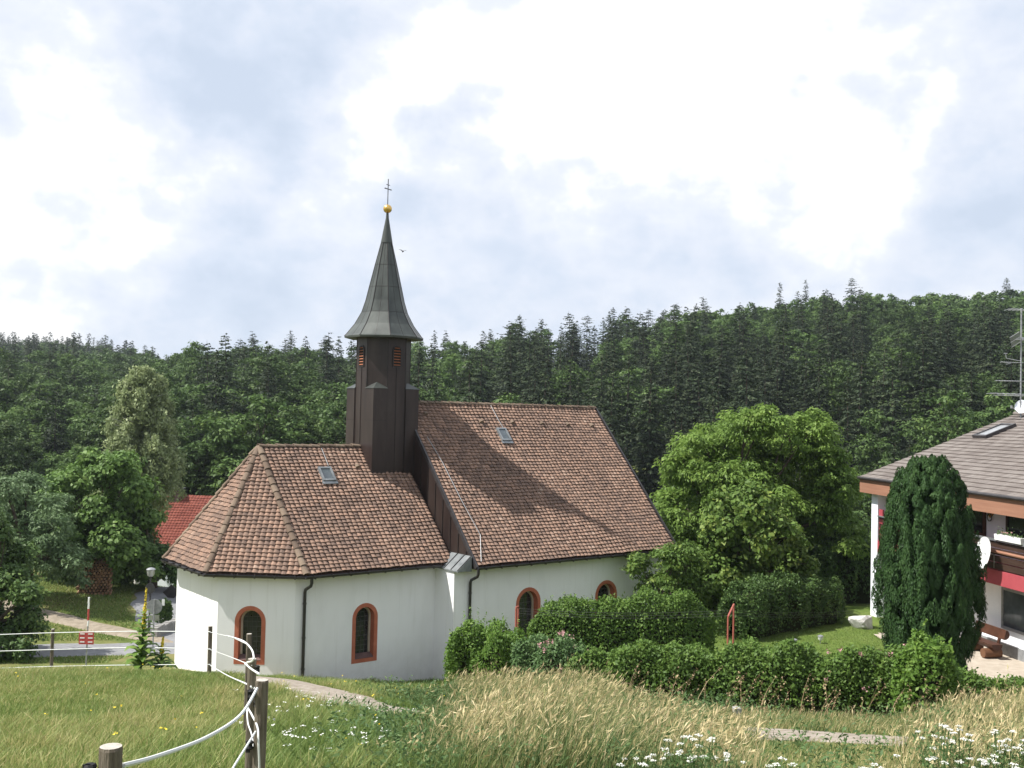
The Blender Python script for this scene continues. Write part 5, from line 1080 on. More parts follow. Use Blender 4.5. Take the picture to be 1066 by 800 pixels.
for px, py, r in [(148, 548, 22), (145, 570, 26), (166, 580, 16), (150, 600, 24), (175, 600, 14), (135, 545, 22), (140, 520, 16), (125, 590, 22), (182, 590, 12), (186, 604, 8), (118, 605, 16)]:
    for q in range(2): ms.append(np.r_[rel(px + rng.uniform(-7, 7), py + rng.uniform(-7, 7), Y + rng.uniform(-1.9, 1.9), X, Y, g_), r * 0.75 * Y / F * rng.uniform(.75, 1.05)])
put_tree('ash_tree', 'very dark tree spreading low over the side road left of the chapel', 'tree', X, Y, np.array(ms), 'leaf_dark', 20, 42, 0.5, 0.24, 82, 0.26, 2.2, flat=0.55, upb=0.4, droop=.2, aspect=0.5)
# birch with hanging sprays
Y = 76.0; X = at(141, 600, Y).x; g_ = gz(X, Y); rng = np.random.default_rng(91); HT = at(140, 384, Y).z - g_
birch = thing('birch_tree', 'tall pale grey green birch with drooping sprays rising above the left trees', 'tree', (X, Y, g_)); Ps, Ns, Ts, Ds = [], [], [], []; parts = []
t = np.linspace(0, 1, 9)[:, None]; parts.append(np_tube(np.array([0, 0, -.4]) * (1 - t) + np.array([0.1, 0, HT * .97]) * t + np.c_[np.sin(t * 6) * .15, 0 * t, 0 * t], 0.24 * (1 - .92 * t[:, 0]), 8))
for i in range(250):
    f = rng.uniform(0.36, 0.99) ** 0.9; z0 = f * HT; a = rng.uniform(0, 2 * math.pi); Lb = (0.35 + 4.0 * (1 - f) ** 0.60 * min(1, (f + .1) / .35)) * rng.uniform(.6, 1.12); rise = Lb * 0.55
    t = np.linspace(0, 1, 5)[:, None]; dv = np.array([math.cos(a), math.sin(a), 0]); P = np.array([0.1 * f, 0, z0]) + dv * Lb * t + np.array([0, 0, 1]) * rise * (t - .35 * t * t); parts.append(np_tube(P, 0.05 * (1 - .8 * t[:, 0]), 4))
    for s in range(13):
        st = P[rng.integers(1, 5)] + rng.normal(size=3) * .15; ln = rng.uniform(.6, 1.8) * (0.5 + 0.7 * (1 - f)); q = int(20 * ln) + 5; tt = rng.uniform(0, 1, q)
        Ps.append(st + np.c_[rng.normal(size=q) * .13, rng.normal(size=q) * .13, -tt * ln] + dv * .2 * tt[:, None]); Ns.append(rng.normal(size=(q, 3)) + dv * .6 + [0, 0, .3]); Ts.append(np.clip(rng.uniform(.15, .75) + rng.normal(size=q) * .15, 0, 1)); Ds.append(np.array([0, 0, -1.]) + rng.normal(size=(q, 3)) * .5)
P, N, T, D = map(np.concatenate, (Ps, Ns, Ts, Ds)); V, Fq = leaf_quads(rng, P, N, rng.uniform(.18, .36, len(P)), .5, D); link_mesh('crown', np_mesh('crown', V, Fq, T), MA['leaf_birch'], birch)
V, Fq = cat_parts(parts); link_mesh('trunk', np_mesh('trunk', V, Fq), MA['birch_bark'], birch)

# columnar yew
Y = 29.5; X = at(967, 690, Y).x; g_ = gz(X, Y); rng = np.random.default_rng(101); HT = at(965, 477, Y).z - g_
yew = thing('columnar_yew', 'dense dark green columnar yew standing in front of the white house', 'tree', (X, Y, g_)); mpp = Y / F
hz_ = np.array([at(965, q, Y).z - g_ for q in (700, 670, 640, 600, 560, 520, 495, 483, 477)]); hr_ = np.array([44, 51, 59, 59, 55, 48, 38, 25, 13]) * mpp
Ps, Ns, Ts, Ds, Ss = [], [], [], [], []
for i in range(1000):
    z = rng.uniform(0.02, 0.985) * HT; a = rng.uniform(0, 2 * math.pi); rr = np.interp(z, hz_, hr_) * (1 + .09 * math.sin(3 * a + 1) + .06 * math.sin(7 * a + z)); off_ = np.interp(z, [0, HT], [0, -2 * mpp])
    rr = max(rr - 12.0 * mpp, .05) * rng.uniform(.84, 1.0); c = np.array([rr * math.cos(a) + off_, rr * math.sin(a) * .95, z]); hgt = rng.uniform(.35, .75) * (1 if z < .8 * HT else .6); wd = rng.uniform(.09, .16); q = 210; u_ = rng.uniform(0, 1, q); ang = rng.uniform(0, 2 * math.pi, q); w_ = wd * np.sin(np.pi * np.clip(u_ * .85 + .12, 0, 1)) * rng.uniform(.6, 1.05, q)
    od = np.array([math.cos(a), math.sin(a), 0]); P = c + np.c_[np.cos(ang) * w_, np.sin(ang) * w_, (u_ - .5) * hgt] + od * (.10 * u_[:, None]); Ps.append(P)
    Ns.append(np.c_[np.cos(ang), np.sin(ang), np.full(q, .25)] + od * .5 + rng.normal(size=(q, 3)) * .3); Ts.append(np.clip(rng.uniform(.05, .55) + .25 * u_ + rng.normal(size=q) * .12, 0, 1)); Ds.append(np.c_[np.cos(ang) * .35, np.sin(ang) * .35, np.full(q, 1.)] + rng.normal(size=(q, 3)) * .25); Ss.append(rng.uniform(.045, .10, q))
P, N, T, D, S = map(np.concatenate, (Ps, Ns, Ts, Ds, Ss)); V, Fq = leaf_quads(rng, P, N, S, .38, D); link_mesh('foliage', np_mesh('foliage', V, Fq, T), MA['leaf_yew'], yew)
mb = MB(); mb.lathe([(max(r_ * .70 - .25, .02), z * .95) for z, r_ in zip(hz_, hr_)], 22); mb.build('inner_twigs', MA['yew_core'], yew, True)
mb = MB(); mb.tube([(0, 0, -.3), (0, 0, 1.2)], .2, 10); mb.build('trunk', MA['bark'], yew, True)

# hedges and shrubs: leafy shells round a twiggy core
def hedge(name, label, cat, path, w_, h_, leafmat, seed, leaf=0.085, dens=700, lump=0.12, group=None, flowers=None, hvar=None, shoots=0.10):
    rng = np.random.default_rng(seed); P0 = np.array(path, float); seg = np.linalg.norm(np.diff(P0, axis=0), axis=1); cum = np.r_[0, np.cumsum(seg)]; Ltot = cum[-1]; tg = np.gradient(P0, axis=0) if len(P0) > 2 else np.repeat(P0[1:] - P0[:-1], 2, 0); tg = unit(tg); VN = np.c_[-tg[:, 1], tg[:, 0]]
    cx, cy = np.interp(Ltot / 2, cum, P0[:, 0]), np.interp(Ltot / 2, cum, P0[:, 1]); g0 = gz(cx, cy); o = thing(name, label, cat, (cx, cy, g0), 0, group)
    hv = (lambda s: np.ones_like(s)) if hvar is None else (lambda s: np.interp(s / Ltot, hvar[0], hvar[1]))
    def surf(s, t, k):                                        # s along, t 0..1 round the section from one foot over the top to the other
        x = np.interp(s, cum, P0[:, 0]); y = np.interp(s, cum, P0[:, 1]); i = np.clip(np.searchsorted(cum, s) - 1, 0, len(seg) - 1); tx = (P0[i + 1] - P0[i]) / seg[i][:, None]; nv_ = np.c_[np.interp(s, cum, VN[:, 0]), np.interp(s, cum, VN[:, 1])]; nv_ = unit(nv_); nx_ = nv_[:, 0]; ny_ = nv_[:, 1]
        a = math.pi * t; ca, sa = np.cos(a), np.sin(a); e = 0.5; px_ = np.sign(ca) * np.abs(ca) ** e; pz_ = np.abs(sa) ** e
        endf = np.clip(np.minimum(s, Ltot - s) / (w_ * 0.5), 0, 1) ** 0.5
        lm = 1 + lump * (np.sin(s * 2.3 + seed) * .6 + np.sin(s * 5.1 + 4 * t + seed) * .6 + np.sin(s * 9.7 - 9 * t) * .4 + np.sin(s * 4.1 + 13 * t + seed) * .4)
        hh = h_ * hv(s); X = x + nx_ * px_ * w_ * .5 * k * lm * (.55 + .45 * endf); Yv = y + ny_ * px_ * w_ * .5 * k * lm * (.55 + .45 * endf); Z = G(X, Yv) - .02 + hh * pz_ * (k * .5 + .5) * (1 + (lm - 1) * .7) * (.75 + .25 * endf)
        nrm = np.c_[nx_ * ca, ny_ * ca, sa * 1.1]; return np.c_[X - cx, Yv - cy, Z - g0], nrm
    area = Ltot * (2 * h_ + w_); n_ = int(area * dens); s = rng.uniform(0, Ltot, n_); t = rng.uniform(0.0, 1.0, n_); k = 1 - rng.exponential(.09, n_); k = np.clip(k, .55, 1)
    ne = int(w_ * h_ * dens * 1.3); s = np.r_[s, rng.uniform(0, .4, ne), Ltot - rng.uniform(0, .4, ne)]; t = np.r_[t, rng.uniform(0, 1, 2 * ne)]; k = np.r_[k, np.sqrt(rng.uniform(0, 1, 2 * ne))]; n_ += 2 * ne
    P, N = surf(s, t, k); cl = np.sin(s * 7.3 + t * 19 + seed) * np.sin(s * 3.1 - t * 11); P += rng.normal(size=P.shape) * .035; 
    nsht = int(Ltot * w_ * 26); s2 = rng.uniform(0, Ltot, nsht); c2, n2_ = surf(s2, rng.uniform(.2, .8, nsht), np.full(nsht, .97)); q = 9; hs_ = np.minimum(rng.exponential(shoots * .8, nsht) + .03, shoots * 1.9); f_ = np.tile(np.linspace(0, 1, q), nsht); ln_ = np.repeat(rng.normal(size=(nsht, 2)) * .25, q, 0)
    P2 = np.repeat(c2, q, 0); P2[:, 2] += f_ * np.repeat(hs_, q); P2[:, :2] += ln_ * (f_ * np.repeat(hs_, q))[:, None] + rng.normal(size=(len(P2), 2)) * .022; P = np.r_[P, P2]; N = np.r_[N, np.repeat(n2_, q, 0)]; cl = np.r_[cl, np.full(len(P2), .5)]; n_ = len(P)
    V, Fq = leaf_quads(rng, P, N + rng.normal(size=N.shape) * .75, leaf * rng.uniform(.6, 1.4, n_), .55, N * .6 + rng.normal(size=N.shape) * .6 + np.array([0, 0, .4])); T = np.clip(.38 + .22 * cl + rng.normal(size=n_) * .2, 0, 1)
    link_mesh('foliage', np_mesh('foliage', V, Fq, T), MA[leafmat], o)
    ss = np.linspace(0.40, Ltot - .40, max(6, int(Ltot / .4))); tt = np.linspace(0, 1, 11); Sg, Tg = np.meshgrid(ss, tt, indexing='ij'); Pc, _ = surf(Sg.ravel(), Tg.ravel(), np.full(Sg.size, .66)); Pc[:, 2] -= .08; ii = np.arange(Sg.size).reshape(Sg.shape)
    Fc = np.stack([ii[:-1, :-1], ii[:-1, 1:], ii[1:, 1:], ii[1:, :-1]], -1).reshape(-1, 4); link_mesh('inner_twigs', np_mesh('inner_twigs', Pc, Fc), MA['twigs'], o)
    if flowers:
        nf, s0, s1 = flowers; fs = rng.uniform(s0 * Ltot, s1 * Ltot, nf); ft = np.where(rng.uniform(size=nf) < .6, rng.uniform(.3, .75, nf), rng.uniform(.5, .95, nf)); c, nn = surf(fs, ft, np.full(nf, 1.03)); q = 16
        Pf = np.repeat(c, q, 0) + rng.normal(size=(nf * q, 3)) * .035 + np.repeat(np.c_[0 * fs, 0 * fs, rng.uniform(0, .12, nf)], q, 0); V, Fq = leaf_quads(rng, Pf, rng.normal(size=(nf * q, 3)) + [0, 0, .5], rng.uniform(.03, .06, nf * q), .8); link_mesh('blossoms', np_mesh('blossoms', V, Fq), MA['petal_pink'], o)
    return o
def xy(px, Y): return ((px - 533.0) / F * Y * 1.0, Y)
hedge('hedge', 'long low green hedge with a few pink blossoms in front of the lawn and yew', 'hedge', [xy(600, 26.0), xy(680, 25.2), xy(800, 24.4), xy(920, 23.8), xy(1000, 23.5), xy(1090, 23.2), xy(1160, 23)], 1.35, 1.52, 'leaf_hedge', 3, 0.085, 900, .14, flowers=(14, .45, .95), hvar=([0, .13, .45, .66, .74, .82, 1], [.85, .95, 1.0, .95, .72, .55, .5]))
hedge('hedge', 'clipped green hedge under the nave wall right of the red framed window', 'hedge', [xy(556, 33.2), xy(620, 33.2), xy(690, 33.5), xy(742, 34.0)], 1.5, 2.55, 'leaf_hedge', 5, 0.09, 620, .07, hvar=([0, .1, .9, 1], [.9, 1, .98, .85]), shoots=.14)
hedge('hedge', 'dark green shrub border at the far end of the lawn behind the red washing frame', 'hedge', [xy(766, 37.5), xy(800, 39), xy(835, 40.2), xy(870, 41.5)], 1.7, 2.0, 'leaf_dark', 7, 0.10, 480, .14, hvar=([0, .25, .7, 1], [.9, 1.05, .9, .8]))
hedge('bush', 'rounded bright green bush in front of the nave corner', 'bush', [xy(480, 29.4), xy(510, 29.0), xy(552, 28.6)], 1.8, 2.15, 'leaf_fresh', 9, 0.085, 750, .20, hvar=([0, .2, .4, .6, .8, 1], [.72, .98, .92, 1.02, .85, .7]), shoots=.24)
hedge('bush', 'lower grey green flowering bush between rounded bush and long hedge', 'bush', [xy(545, 27.0), xy(580, 26.6), xy(622, 26.3)], 1.3, 1.5, 'leaf_weed', 11, 0.08, 700, .16, flowers=(22, .4, 1.0), hvar=([0, .3, .7, 1], [1.15, 1.1, 1.0, .9]), shoots=.2)
hedge('bush', 'fresh light green bush growing out of the long hedge below the yew', 'bush', [xy(938, 22.6), xy(962, 22.3), xy(992, 22.4)], 1.3, 1.75, 'leaf_fresh', 13, 0.10, 650, .2, hvar=([0, .3, .6, 1], [.8, 1.1, 1, .75]), shoots=.25)
hedge('bush', 'wild dark green shrubs below the white house corner at the wood edge', 'bush', [xy(845, 46.5), xy(880, 47.5), xy(930, 48.5)], 2.2, 2.6, 'leaf_dark', 15, 0.16, 220, .2, shoots=.3)
hedge('bush', 'small dark bush by the low wall and the diamond sign', 'bush', [xy(168, 50.0), xy(186, 50.3)], 1.2, 1.1, 'leaf_dark', 17, 0.12, 400, .2)
hedge('bush', 'dark hazel thicket under the large bright green tree', 'bush', [xy(700, 45.5), xy(740, 46), xy(790, 46)], 2.0, 2.3, 'leaf_dark', 19, 0.14, 260, .2, shoots=.25)

# mullein at the fence
for i, (px, pyb, pyt, pxt, Y, sc) in enumerate(((146, 697, 612, 152.5, 28.0, 1.0), (166, 695, 663, 170, 28.2, .5))):
    p = at(px, pyb, Y); g_ = gz(p.x, p.y); q = at(pxt, pyt, Y); H = q.z - g_; lx = q.x - p.x; rng = np.random.default_rng(110 + i)
    mu = thing('mullein', ['tall yellow flowering mullein standing at the pasture fence', 'small half grown mullein right beside the tall one at the fence'][i], 'plant', (p.x, p.y, g_), 0, 'mulleins at the fence')
    mb = MB(); mb.tube([(lx * t, 0, H * t) for t in np.linspace(0, 1, 8)], [.03 * (1 - .6 * t) for t in np.linspace(0, 1, 8)], 7); mb.build('stem', MA['leaf_weed'], mu, True)
    n_ = int(300 * sc + 40); t = rng.uniform(.52, 1.0, n_); a = rng.uniform(0, 6.28, n_); r_ = .055 * (1.15 - t) * 2 * rng.uniform(.4, 1.1, n_); P = np.c_[lx * t + r_ * np.cos(a), r_ * np.sin(a), H * t]; V, Fq = leaf_quads(rng, P, np.c_[np.cos(a), np.sin(a), 0 * a + .3], rng.uniform(.035, .06, n_), .9); fl = rng.uniform(size=n_)
    link_mesh('blossoms', np_mesh('blossoms', V, Fq), MA['petal_yellow'], mu)
    t = np.linspace(.02, .72, int(60 * sc)) ; k = len(t); a = np.arange(k) * 2.4; ln = (.62 - .62 * t) * sc ** .3 * rng.uniform(.8, 1.15, k); Vs, Fs = [], []
    for j in range(k):
        dv = np.array([math.cos(a[j]), math.sin(a[j]), 0]); sd_ = np.array([-dv[1], dv[0], 0]); b0 = np.array([lx * t[j], 0, H * t[j]]); w_ = ln[j] * .24; pts = [(0, .25, 0), (.35, 1., .28), (.75, .8, .30), (1., .1, .10)]
        V = [];
        for (d_, wf, zz) in pts: V += [b0 + dv * d_ * ln[j] + sd_ * w_ * wf + [0, 0, zz * ln[j]], b0 + dv * d_ * ln[j] - sd_ * w_ * wf + [0, 0, zz * ln[j]]]
        Vs.append(np.array(V)); Fs.append(np.array([(0, 1, 3, 2), (2, 3, 5, 4), (4, 5, 7, 6)]))
    V, Fq = cat_parts(list(zip(Vs, Fs))); link_mesh('leaves', np_mesh('leaves', V, Fq, np.repeat(rng.uniform(.3, 1, k), 3)), MA['leaf_fresh'], mu)

# ------------------------------------------------------------------ grasses
def blades(rng, x, y, h, w_, lean, tone, segs=3, heads=None):
    n_ = len(x); z = G(x, y) - .02; a = rng.uniform(0, 2 * math.pi, n_); sx, sy = np.cos(a), np.sin(a); t = np.linspace(0, 1, segs + 1); V = np.zeros((n_, (segs + 1) * 2, 3))
    for i, q in enumerate(t):
        px_ = x + lean[:, 0] * h * q ** 1.8; py_ = y + lean[:, 1] * h * q ** 1.8; pz_ = z + h * (q - .12 * q * q); ww = w_ * (1 - .85 * q ** 1.6) * .5
        V[:, 2 * i] = np.c_[px_ + sx * ww, py_ + sy * ww, pz_]; V[:, 2 * i + 1] = np.c_[px_ - sx * ww, py_ - sy * ww, pz_]
    F1 = np.array([(2 * i, 2 * i + 1, 2 * i + 3, 2 * i + 2) for i in range(segs)]); Fq = (np.arange(n_)[:, None, None] * (segs + 1) * 2 + F1[None]).reshape(-1, 4); V = V.reshape(-1, 3); T = np.repeat(tone, segs)
    if heads is not None and len(heads):
        k = heads; tip = np.c_[x[k] + lean[k, 0] * h[k], y[k] + lean[k, 1] * h[k], z[k] + h[k] * .88]; D = unit(np.c_[lean[k, 0] * 1.8, lean[k, 1] * 1.8, np.full(len(k), .8)] + rng.normal(size=(len(k), 3)) * .08); hl_ = rng.uniform(.09, .19, len(k))
        for s in range(2):
            V2, F2 = leaf_quads(rng, tip + D * hl_[:, None] * .3, rng.normal(size=(len(k), 3)), hl_, .11, D); Fq = np.concatenate([Fq, F2 + len(V)]); V = np.concatenate([V, V2]); T = np.concatenate([T, np.clip(tone[k] * .6 + .42 + rng.normal(size=len(k)) * .08, 0, 1)])
    return V, Fq, T
def vnoise(x, y, s, seed):
    r_ = np.random.default_rng(seed); out = 0
    for i in range(5): a = r_.uniform(0, 6.28); f = s * r_.uniform(.6, 1.9); out = out + np.sin((x * math.cos(a) + y * math.sin(a)) * f + r_.uniform(0, 6.28) + 1.3 * np.sin((x * math.sin(a) - y * math.cos(a)) * f * .7))
    return out / 5
PP = np.array(PATHPTS)
def path_dist(x, y):
    best = np.full(len(x), 1e9)
    for i in range(len(PP) - 1):
        a, b_ = PP[i], PP[i + 1]; d = b_ - a; t = np.clip(((x - a[0]) * d[0] + (y - a[1]) * d[1]) / (d @ d), 0, 1); best = np.minimum(best, np.hypot(x - a[0] - d[0] * t, y - a[1] - d[1] * t))
    return best
in_uv = lambda x, y: ((x - OX) * math.sin(TH) + (y - OYc) * math.cos(TH), (x - OX) * math.cos(TH) - (y - OYc) * math.sin(TH))
rng = np.random.default_rng(5)
def field(n_, y0, y1, k0, k1):
    y = np.sqrt(rng.uniform(y0 ** 2, y1 ** 2, n_)); x = y * rng.uniform(k0, k1, n_); return x, y
# short pasture grass, left
x, y = field(330000, 11.0, 37, -.58, .02); c_ = col_of(x, y); d = path_dist(x, y); u, v = in_uv(x, y)
tall_edge = np.interp(y, [12, 18, 24, 28, 34], [-1.4, -1.7, -2.0, -2.1, -1.0])
keep = (d > .85 + .3 * vnoise(x, y, 3, 8)) & ~((v < WV + .05) & (u > WB[0] - .3)) & (x < tall_edge + 1.2)
keep &= (y < 31.5 + np.clip((x + 12) * .6, -2, 6))
x, y = x[keep], y[keep]; nz_ = vnoise(x, y, .55, 3); n2 = vnoise(x, y, 2.4, 4); gr = np.clip((x + 5.5) / 3.0, 0, 1)
tone = np.clip(.43 + .30 * nz_ + .18 * n2 - .26 * gr * (y < 24) + rng.normal(size=len(x)) * .16, 0, 1); tone = np.where(y > 30, np.clip(tone - .12, 0, 1), tone)
h = (.12 + .07 * n2 + .10 * gr * (y < 22) + .05 * (nz_ > .2)) * rng.uniform(.5, 1.5, len(x)); h = np.clip(h, .04, .5); h = np.where((y > 27) & (x < -8), h * .5, h); lean = rng.normal(size=(len(x), 2)) * .35 + [.12, 0]
V, Fq, T = blades(rng, x, y, h, rng.uniform(.010, .02, len(x)), lean, tone, 2)
tag(link_mesh('pasture_grass', np_mesh('pasture_grass', V, Fq, T), MA['grass_short']), 'short pasture grass with dry patches on the slope left of the path', 'grass', kind='stuff')
# tall meadow grass, right
x, y = field(120000, 11.0, 26.5, -.14, .60); c_ = col_of(x, y); d = path_dist(x, y)
hd = np.interp(x, [-1, 1.6, 3.6, 6.6, 9.5, 12], [27.0, 25.2, 24.2, 23.2, 22.4, 22.2])
tall_edge = np.interp(y, [12, 18, 24, 28], [-1.4, -1.7, -2.2, -2.2])
keep = (d > np.where(rng.uniform(size=len(x)) < .10, .2, 1.0) + .45 * vnoise(x, y, 2.5, 9)) & (y < hd) & (x > tall_edge + .9 * vnoise(x, y, 1.5, 2) + rng.normal(size=len(x)) * .45)
gap = ((c_ > 778) & (c_ < 955) & (y < 18.2))
cj = c_ + 26 * vnoise(x, y, 2.2, 77) + rng.normal(size=len(x)) * 14; gap = ((cj > 772) & (cj < 958) & (y < 18.6)); keep &= ~(gap & (rng.uniform(size=len(x)) < .15))
x, y, c_, gap = x[keep], y[keep], c_[keep], gap[keep]; nz_ = vnoise(x, y, .8, 13); n2 = vnoise(x, y, 2.6, 14)
hb = .62 + .16 * nz_ + .08 * n2; hb = np.where(gap, .12 + .04 * n2, hb); hb *= np.interp(c_, [400, 470, 540, 600, 660, 760, 800, 960, 1066], [.55, .85, 1.2, 1.35, 1.05, .72, .72, .75, .95])
hb = hb * np.where(y > 18.2, np.interp(c_, [620, 720, 930, 985], [1, .45, .45, 1.25]), 1.0); hb = np.where((c_ < 470) & (y > 19), hb * .55, hb); hb = np.where((c_ < 445) & (y < 21.5), hb * .6, hb)
n3 = vnoise(x, y, 1.5, 15); tone = .35 + .22 * nz_ + .24 * n3 + .10 * n2; tone = np.where(c_ < 480, tone - .20, tone); tone = np.where(c_ > 700, tone + .06, tone); tone = np.clip(tone + rng.normal(size=len(x)) * .27, 0, 1)
h = hb * rng.uniform(.4, 1.25, len(x)) * np.where(rng.uniform(size=len(x)) < .05, 1.3, 1); lean = rng.normal(size=(len(x), 2)) * .20 + [.24, .04]; heads = np.where((rng.uniform(size=len(x)) < .42) & (tone > .42) & (h > .3))[0]
V, Fq, T = blades(rng, x, y, h, rng.uniform(.007, .015, len(x)), lean, tone, 3, heads)
tag(link_mesh('meadow_grass', np_mesh('meadow_grass', V, Fq, T), MA['grass_tall']), 'tall straw coloured meadow grass in seed in front of the hedges', 'tall grass', kind='stuff')
# undergrowth: leafy herbs among the tall grass
x, y = field(26000, 11, 25.5, -.18, .6); c_ = col_of(x, y); d = path_dist(x, y); w_ = np.interp(c_, [350, 380, 470, 520, 760, 775, 955, 975, 1066], [.05, .15, .4, .3, .25, .05, .05, .5, .8]); hd = np.interp(x, [-1, 1.6, 3.6, 6.6, 9.5, 12], [27.0, 25.2, 24.2, 23.2, 22.4, 22.2])
keep = (rng.uniform(size=len(x)) < w_) & (d > 1.15) & (y < hd); x, y = x[keep], y[keep]; k = 9; hh = rng.uniform(.15, .55, len(x)); P = np.repeat(np.c_[x, y, G(x, y)], k, 0); f = np.tile(np.linspace(.15, 1, k), len(x)); P[:, 2] += f * np.repeat(hh, k); P[:, :2] += rng.normal(size=(len(P), 2)) * .05
V, Fq = leaf_quads(rng, P, rng.normal(size=P.shape) * .7 + [0, 0, .8], rng.uniform(.05, .12, len(P)), .35); tag(link_mesh('meadow_herbs', np_mesh('meadow_herbs', V, Fq, np.repeat(rng.uniform(0, 1, len(x)), k) * .7 + rng.uniform(0, .3, len(P))), MA['leaf_weed']), 'leafy green weeds growing among the tall grass', 'weeds', kind='stuff')
# lawn grass and verge along the chapel
x, y = field(120000, 27.5, 40, -.05, .50); ok = (x > 1.5) & (y < 43) & ~in_patio(x, y); u, v = in_uv(x, y); ok &= ~((v < WN + .1) & (u < 10.2)); x, y = x[ok], y[ok]; n2 = vnoise(x, y, 1.3, 24)
V, Fq, T = blades(rng, x, y, np.clip(.10 + .02 * n2, .06, .16) * rng.uniform(.7, 1.4, len(x)), rng.uniform(.012, .022, len(x)), rng.normal(size=(len(x), 2)) * .4, np.clip(.22 + .14 * n2 + rng.normal(size=len(x)) * .12, 0, 1), 2)
tag(link_mesh('lawn_grass', np_mesh('lawn_grass', V, Fq, T), MA['grass_short']), 'short mown blades of the lawn beside the white house', 'grass', kind='stuff')
x, y = field(90000, 40, 66, -.62, -.25); d2 = np.full(len(x), 9.)
nz_ = vnoise(x, y, .4, 33); lane = np.abs(y - np.interp(x, [-60, -34, -22, -14, -4], [41.5, 42.5, 43.0, 44.6, 48])) < 1.9
pth = np.abs(y - np.interp(x, [-40, -30, -23, -17.6, -13], [58, 54, 50.5, 47.5, 45.2])) < .9; sr = np.abs(x - np.interp(y, [45, 53, 60, 68], [-13.5, -17.5, -19.5, -19.])) < 2.0
ok = ~lane & ~pth & ~sr; x, y, nz_ = x[ok], y[ok], nz_[ok]
V, Fq, T = blades(rng, x, y, rng.uniform(.05, .16, len(x)), rng.uniform(.03, .06, len(x)), rng.normal(size=(len(x), 2)) * .4, np.clip(.3 + .2 * nz_ + rng.normal(size=len(x)) * .13, 0, 1), 2)
tag(link_mesh('verge_grass', np_mesh('verge_grass', V, Fq, T), MA['grass_short']), 'grass verge between the lane and the left trees', 'grass', kind='stuff')
# daisies and yellow flowers scattered left of the tall grass
x, y = field(420, 12.5, 22, -.30, -.02); c_ = col_of(x, y); w_ = np.interp(c_, [250, 300, 340, 380, 430, 520], [0, .6, 1, .8, .25, .05]) * np.clip(.4 + vnoise(x, y, 1.5, 44), 0, 1); ok = rng.uniform(size=len(x)) < w_; x, y = x[ok], y[ok]
Vs, Fs = [], []; z = G(x, y) + rng.uniform(.2, .38, len(x)); P = np.repeat(np.c_[x, y, z], 7, 0) + rng.normal(size=(len(x) * 7, 3)) * [.028, .028, .006]; V, Fq = leaf_quads(rng, P, rng.normal(size=P.shape) * .25 + [0, 0, 1], rng.uniform(.018, .034, len(P)), .9); tag(link_mesh('daisies', np_mesh('daisies', V, Fq), MA['petal_white']), 'scattered small white meadow flowers left of the tall grass', 'flowers', kind='stuff')
x, y = field(60, 12.5, 28, -.5, .0); z = G(x, y) + rng.uniform(.12, .3, len(x)); P = np.repeat(np.c_[x, y, z], 4, 0) + rng.normal(size=(len(x) * 4, 3)) * [.012, .012, .006]; V, Fq = leaf_quads(rng, P, rng.normal(size=P.shape) * .3 + [0, 0, 1], rng.uniform(.025, .04, len(P)), .9); tag(link_mesh('buttercups', np_mesh('buttercups', V, Fq), MA['petal_yellow']), 'scattered tiny yellow flowers in the pasture grass', 'flowers', kind='stuff')
# tall brown dock and grass stalks in front of the hedge
NDK = 95; x = rng.uniform(2.2, 12.5, NDK); y = np.interp(x, [1.6, 3.6, 6.6, 9.5, 12], [24.6, 23.6, 22.6, 21.8, 21.4]) - rng.uniform(0, 1.3, NDK); h = rng.uniform(.5, 1.25, NDK); lean = rng.normal(size=(NDK, 2)) * .16 + [.24, 0]; V, Fq, T = blades(rng, x, y, h, np.full(NDK, .016), lean, rng.uniform(0, 1, NDK), 3, None)
tip = np.c_[x + lean[:, 0] * h, y + lean[:, 1] * h, G(x, y) + h * .86]; k = 14; f = rng.uniform(-.34, .04, (NDK, k)); P = tip[:, None] + np.stack([lean[:, 0:1] * f * 1.6, lean[:, 1:2] * f * 1.6, f], -1) + rng.normal(size=(NDK, k, 3)) * .018; V2, F2 = leaf_quads(rng, P.reshape(-1, 3), rng.normal(size=(NDK * k, 3)), rng.uniform(.03, .06, NDK * k), .6)
V, Fq, T = np.concatenate([V, V2]), np.concatenate([Fq, F2 + len(V)]), np.concatenate([T, rng.uniform(.2, 1, NDK * k)]); tag(link_mesh('dock_stalks', np_mesh('dock_stalks', V, Fq, T), MA['dock']), 'dry brown dock and seed stalks along the foot of the long hedge', 'weeds', kind='stuff')

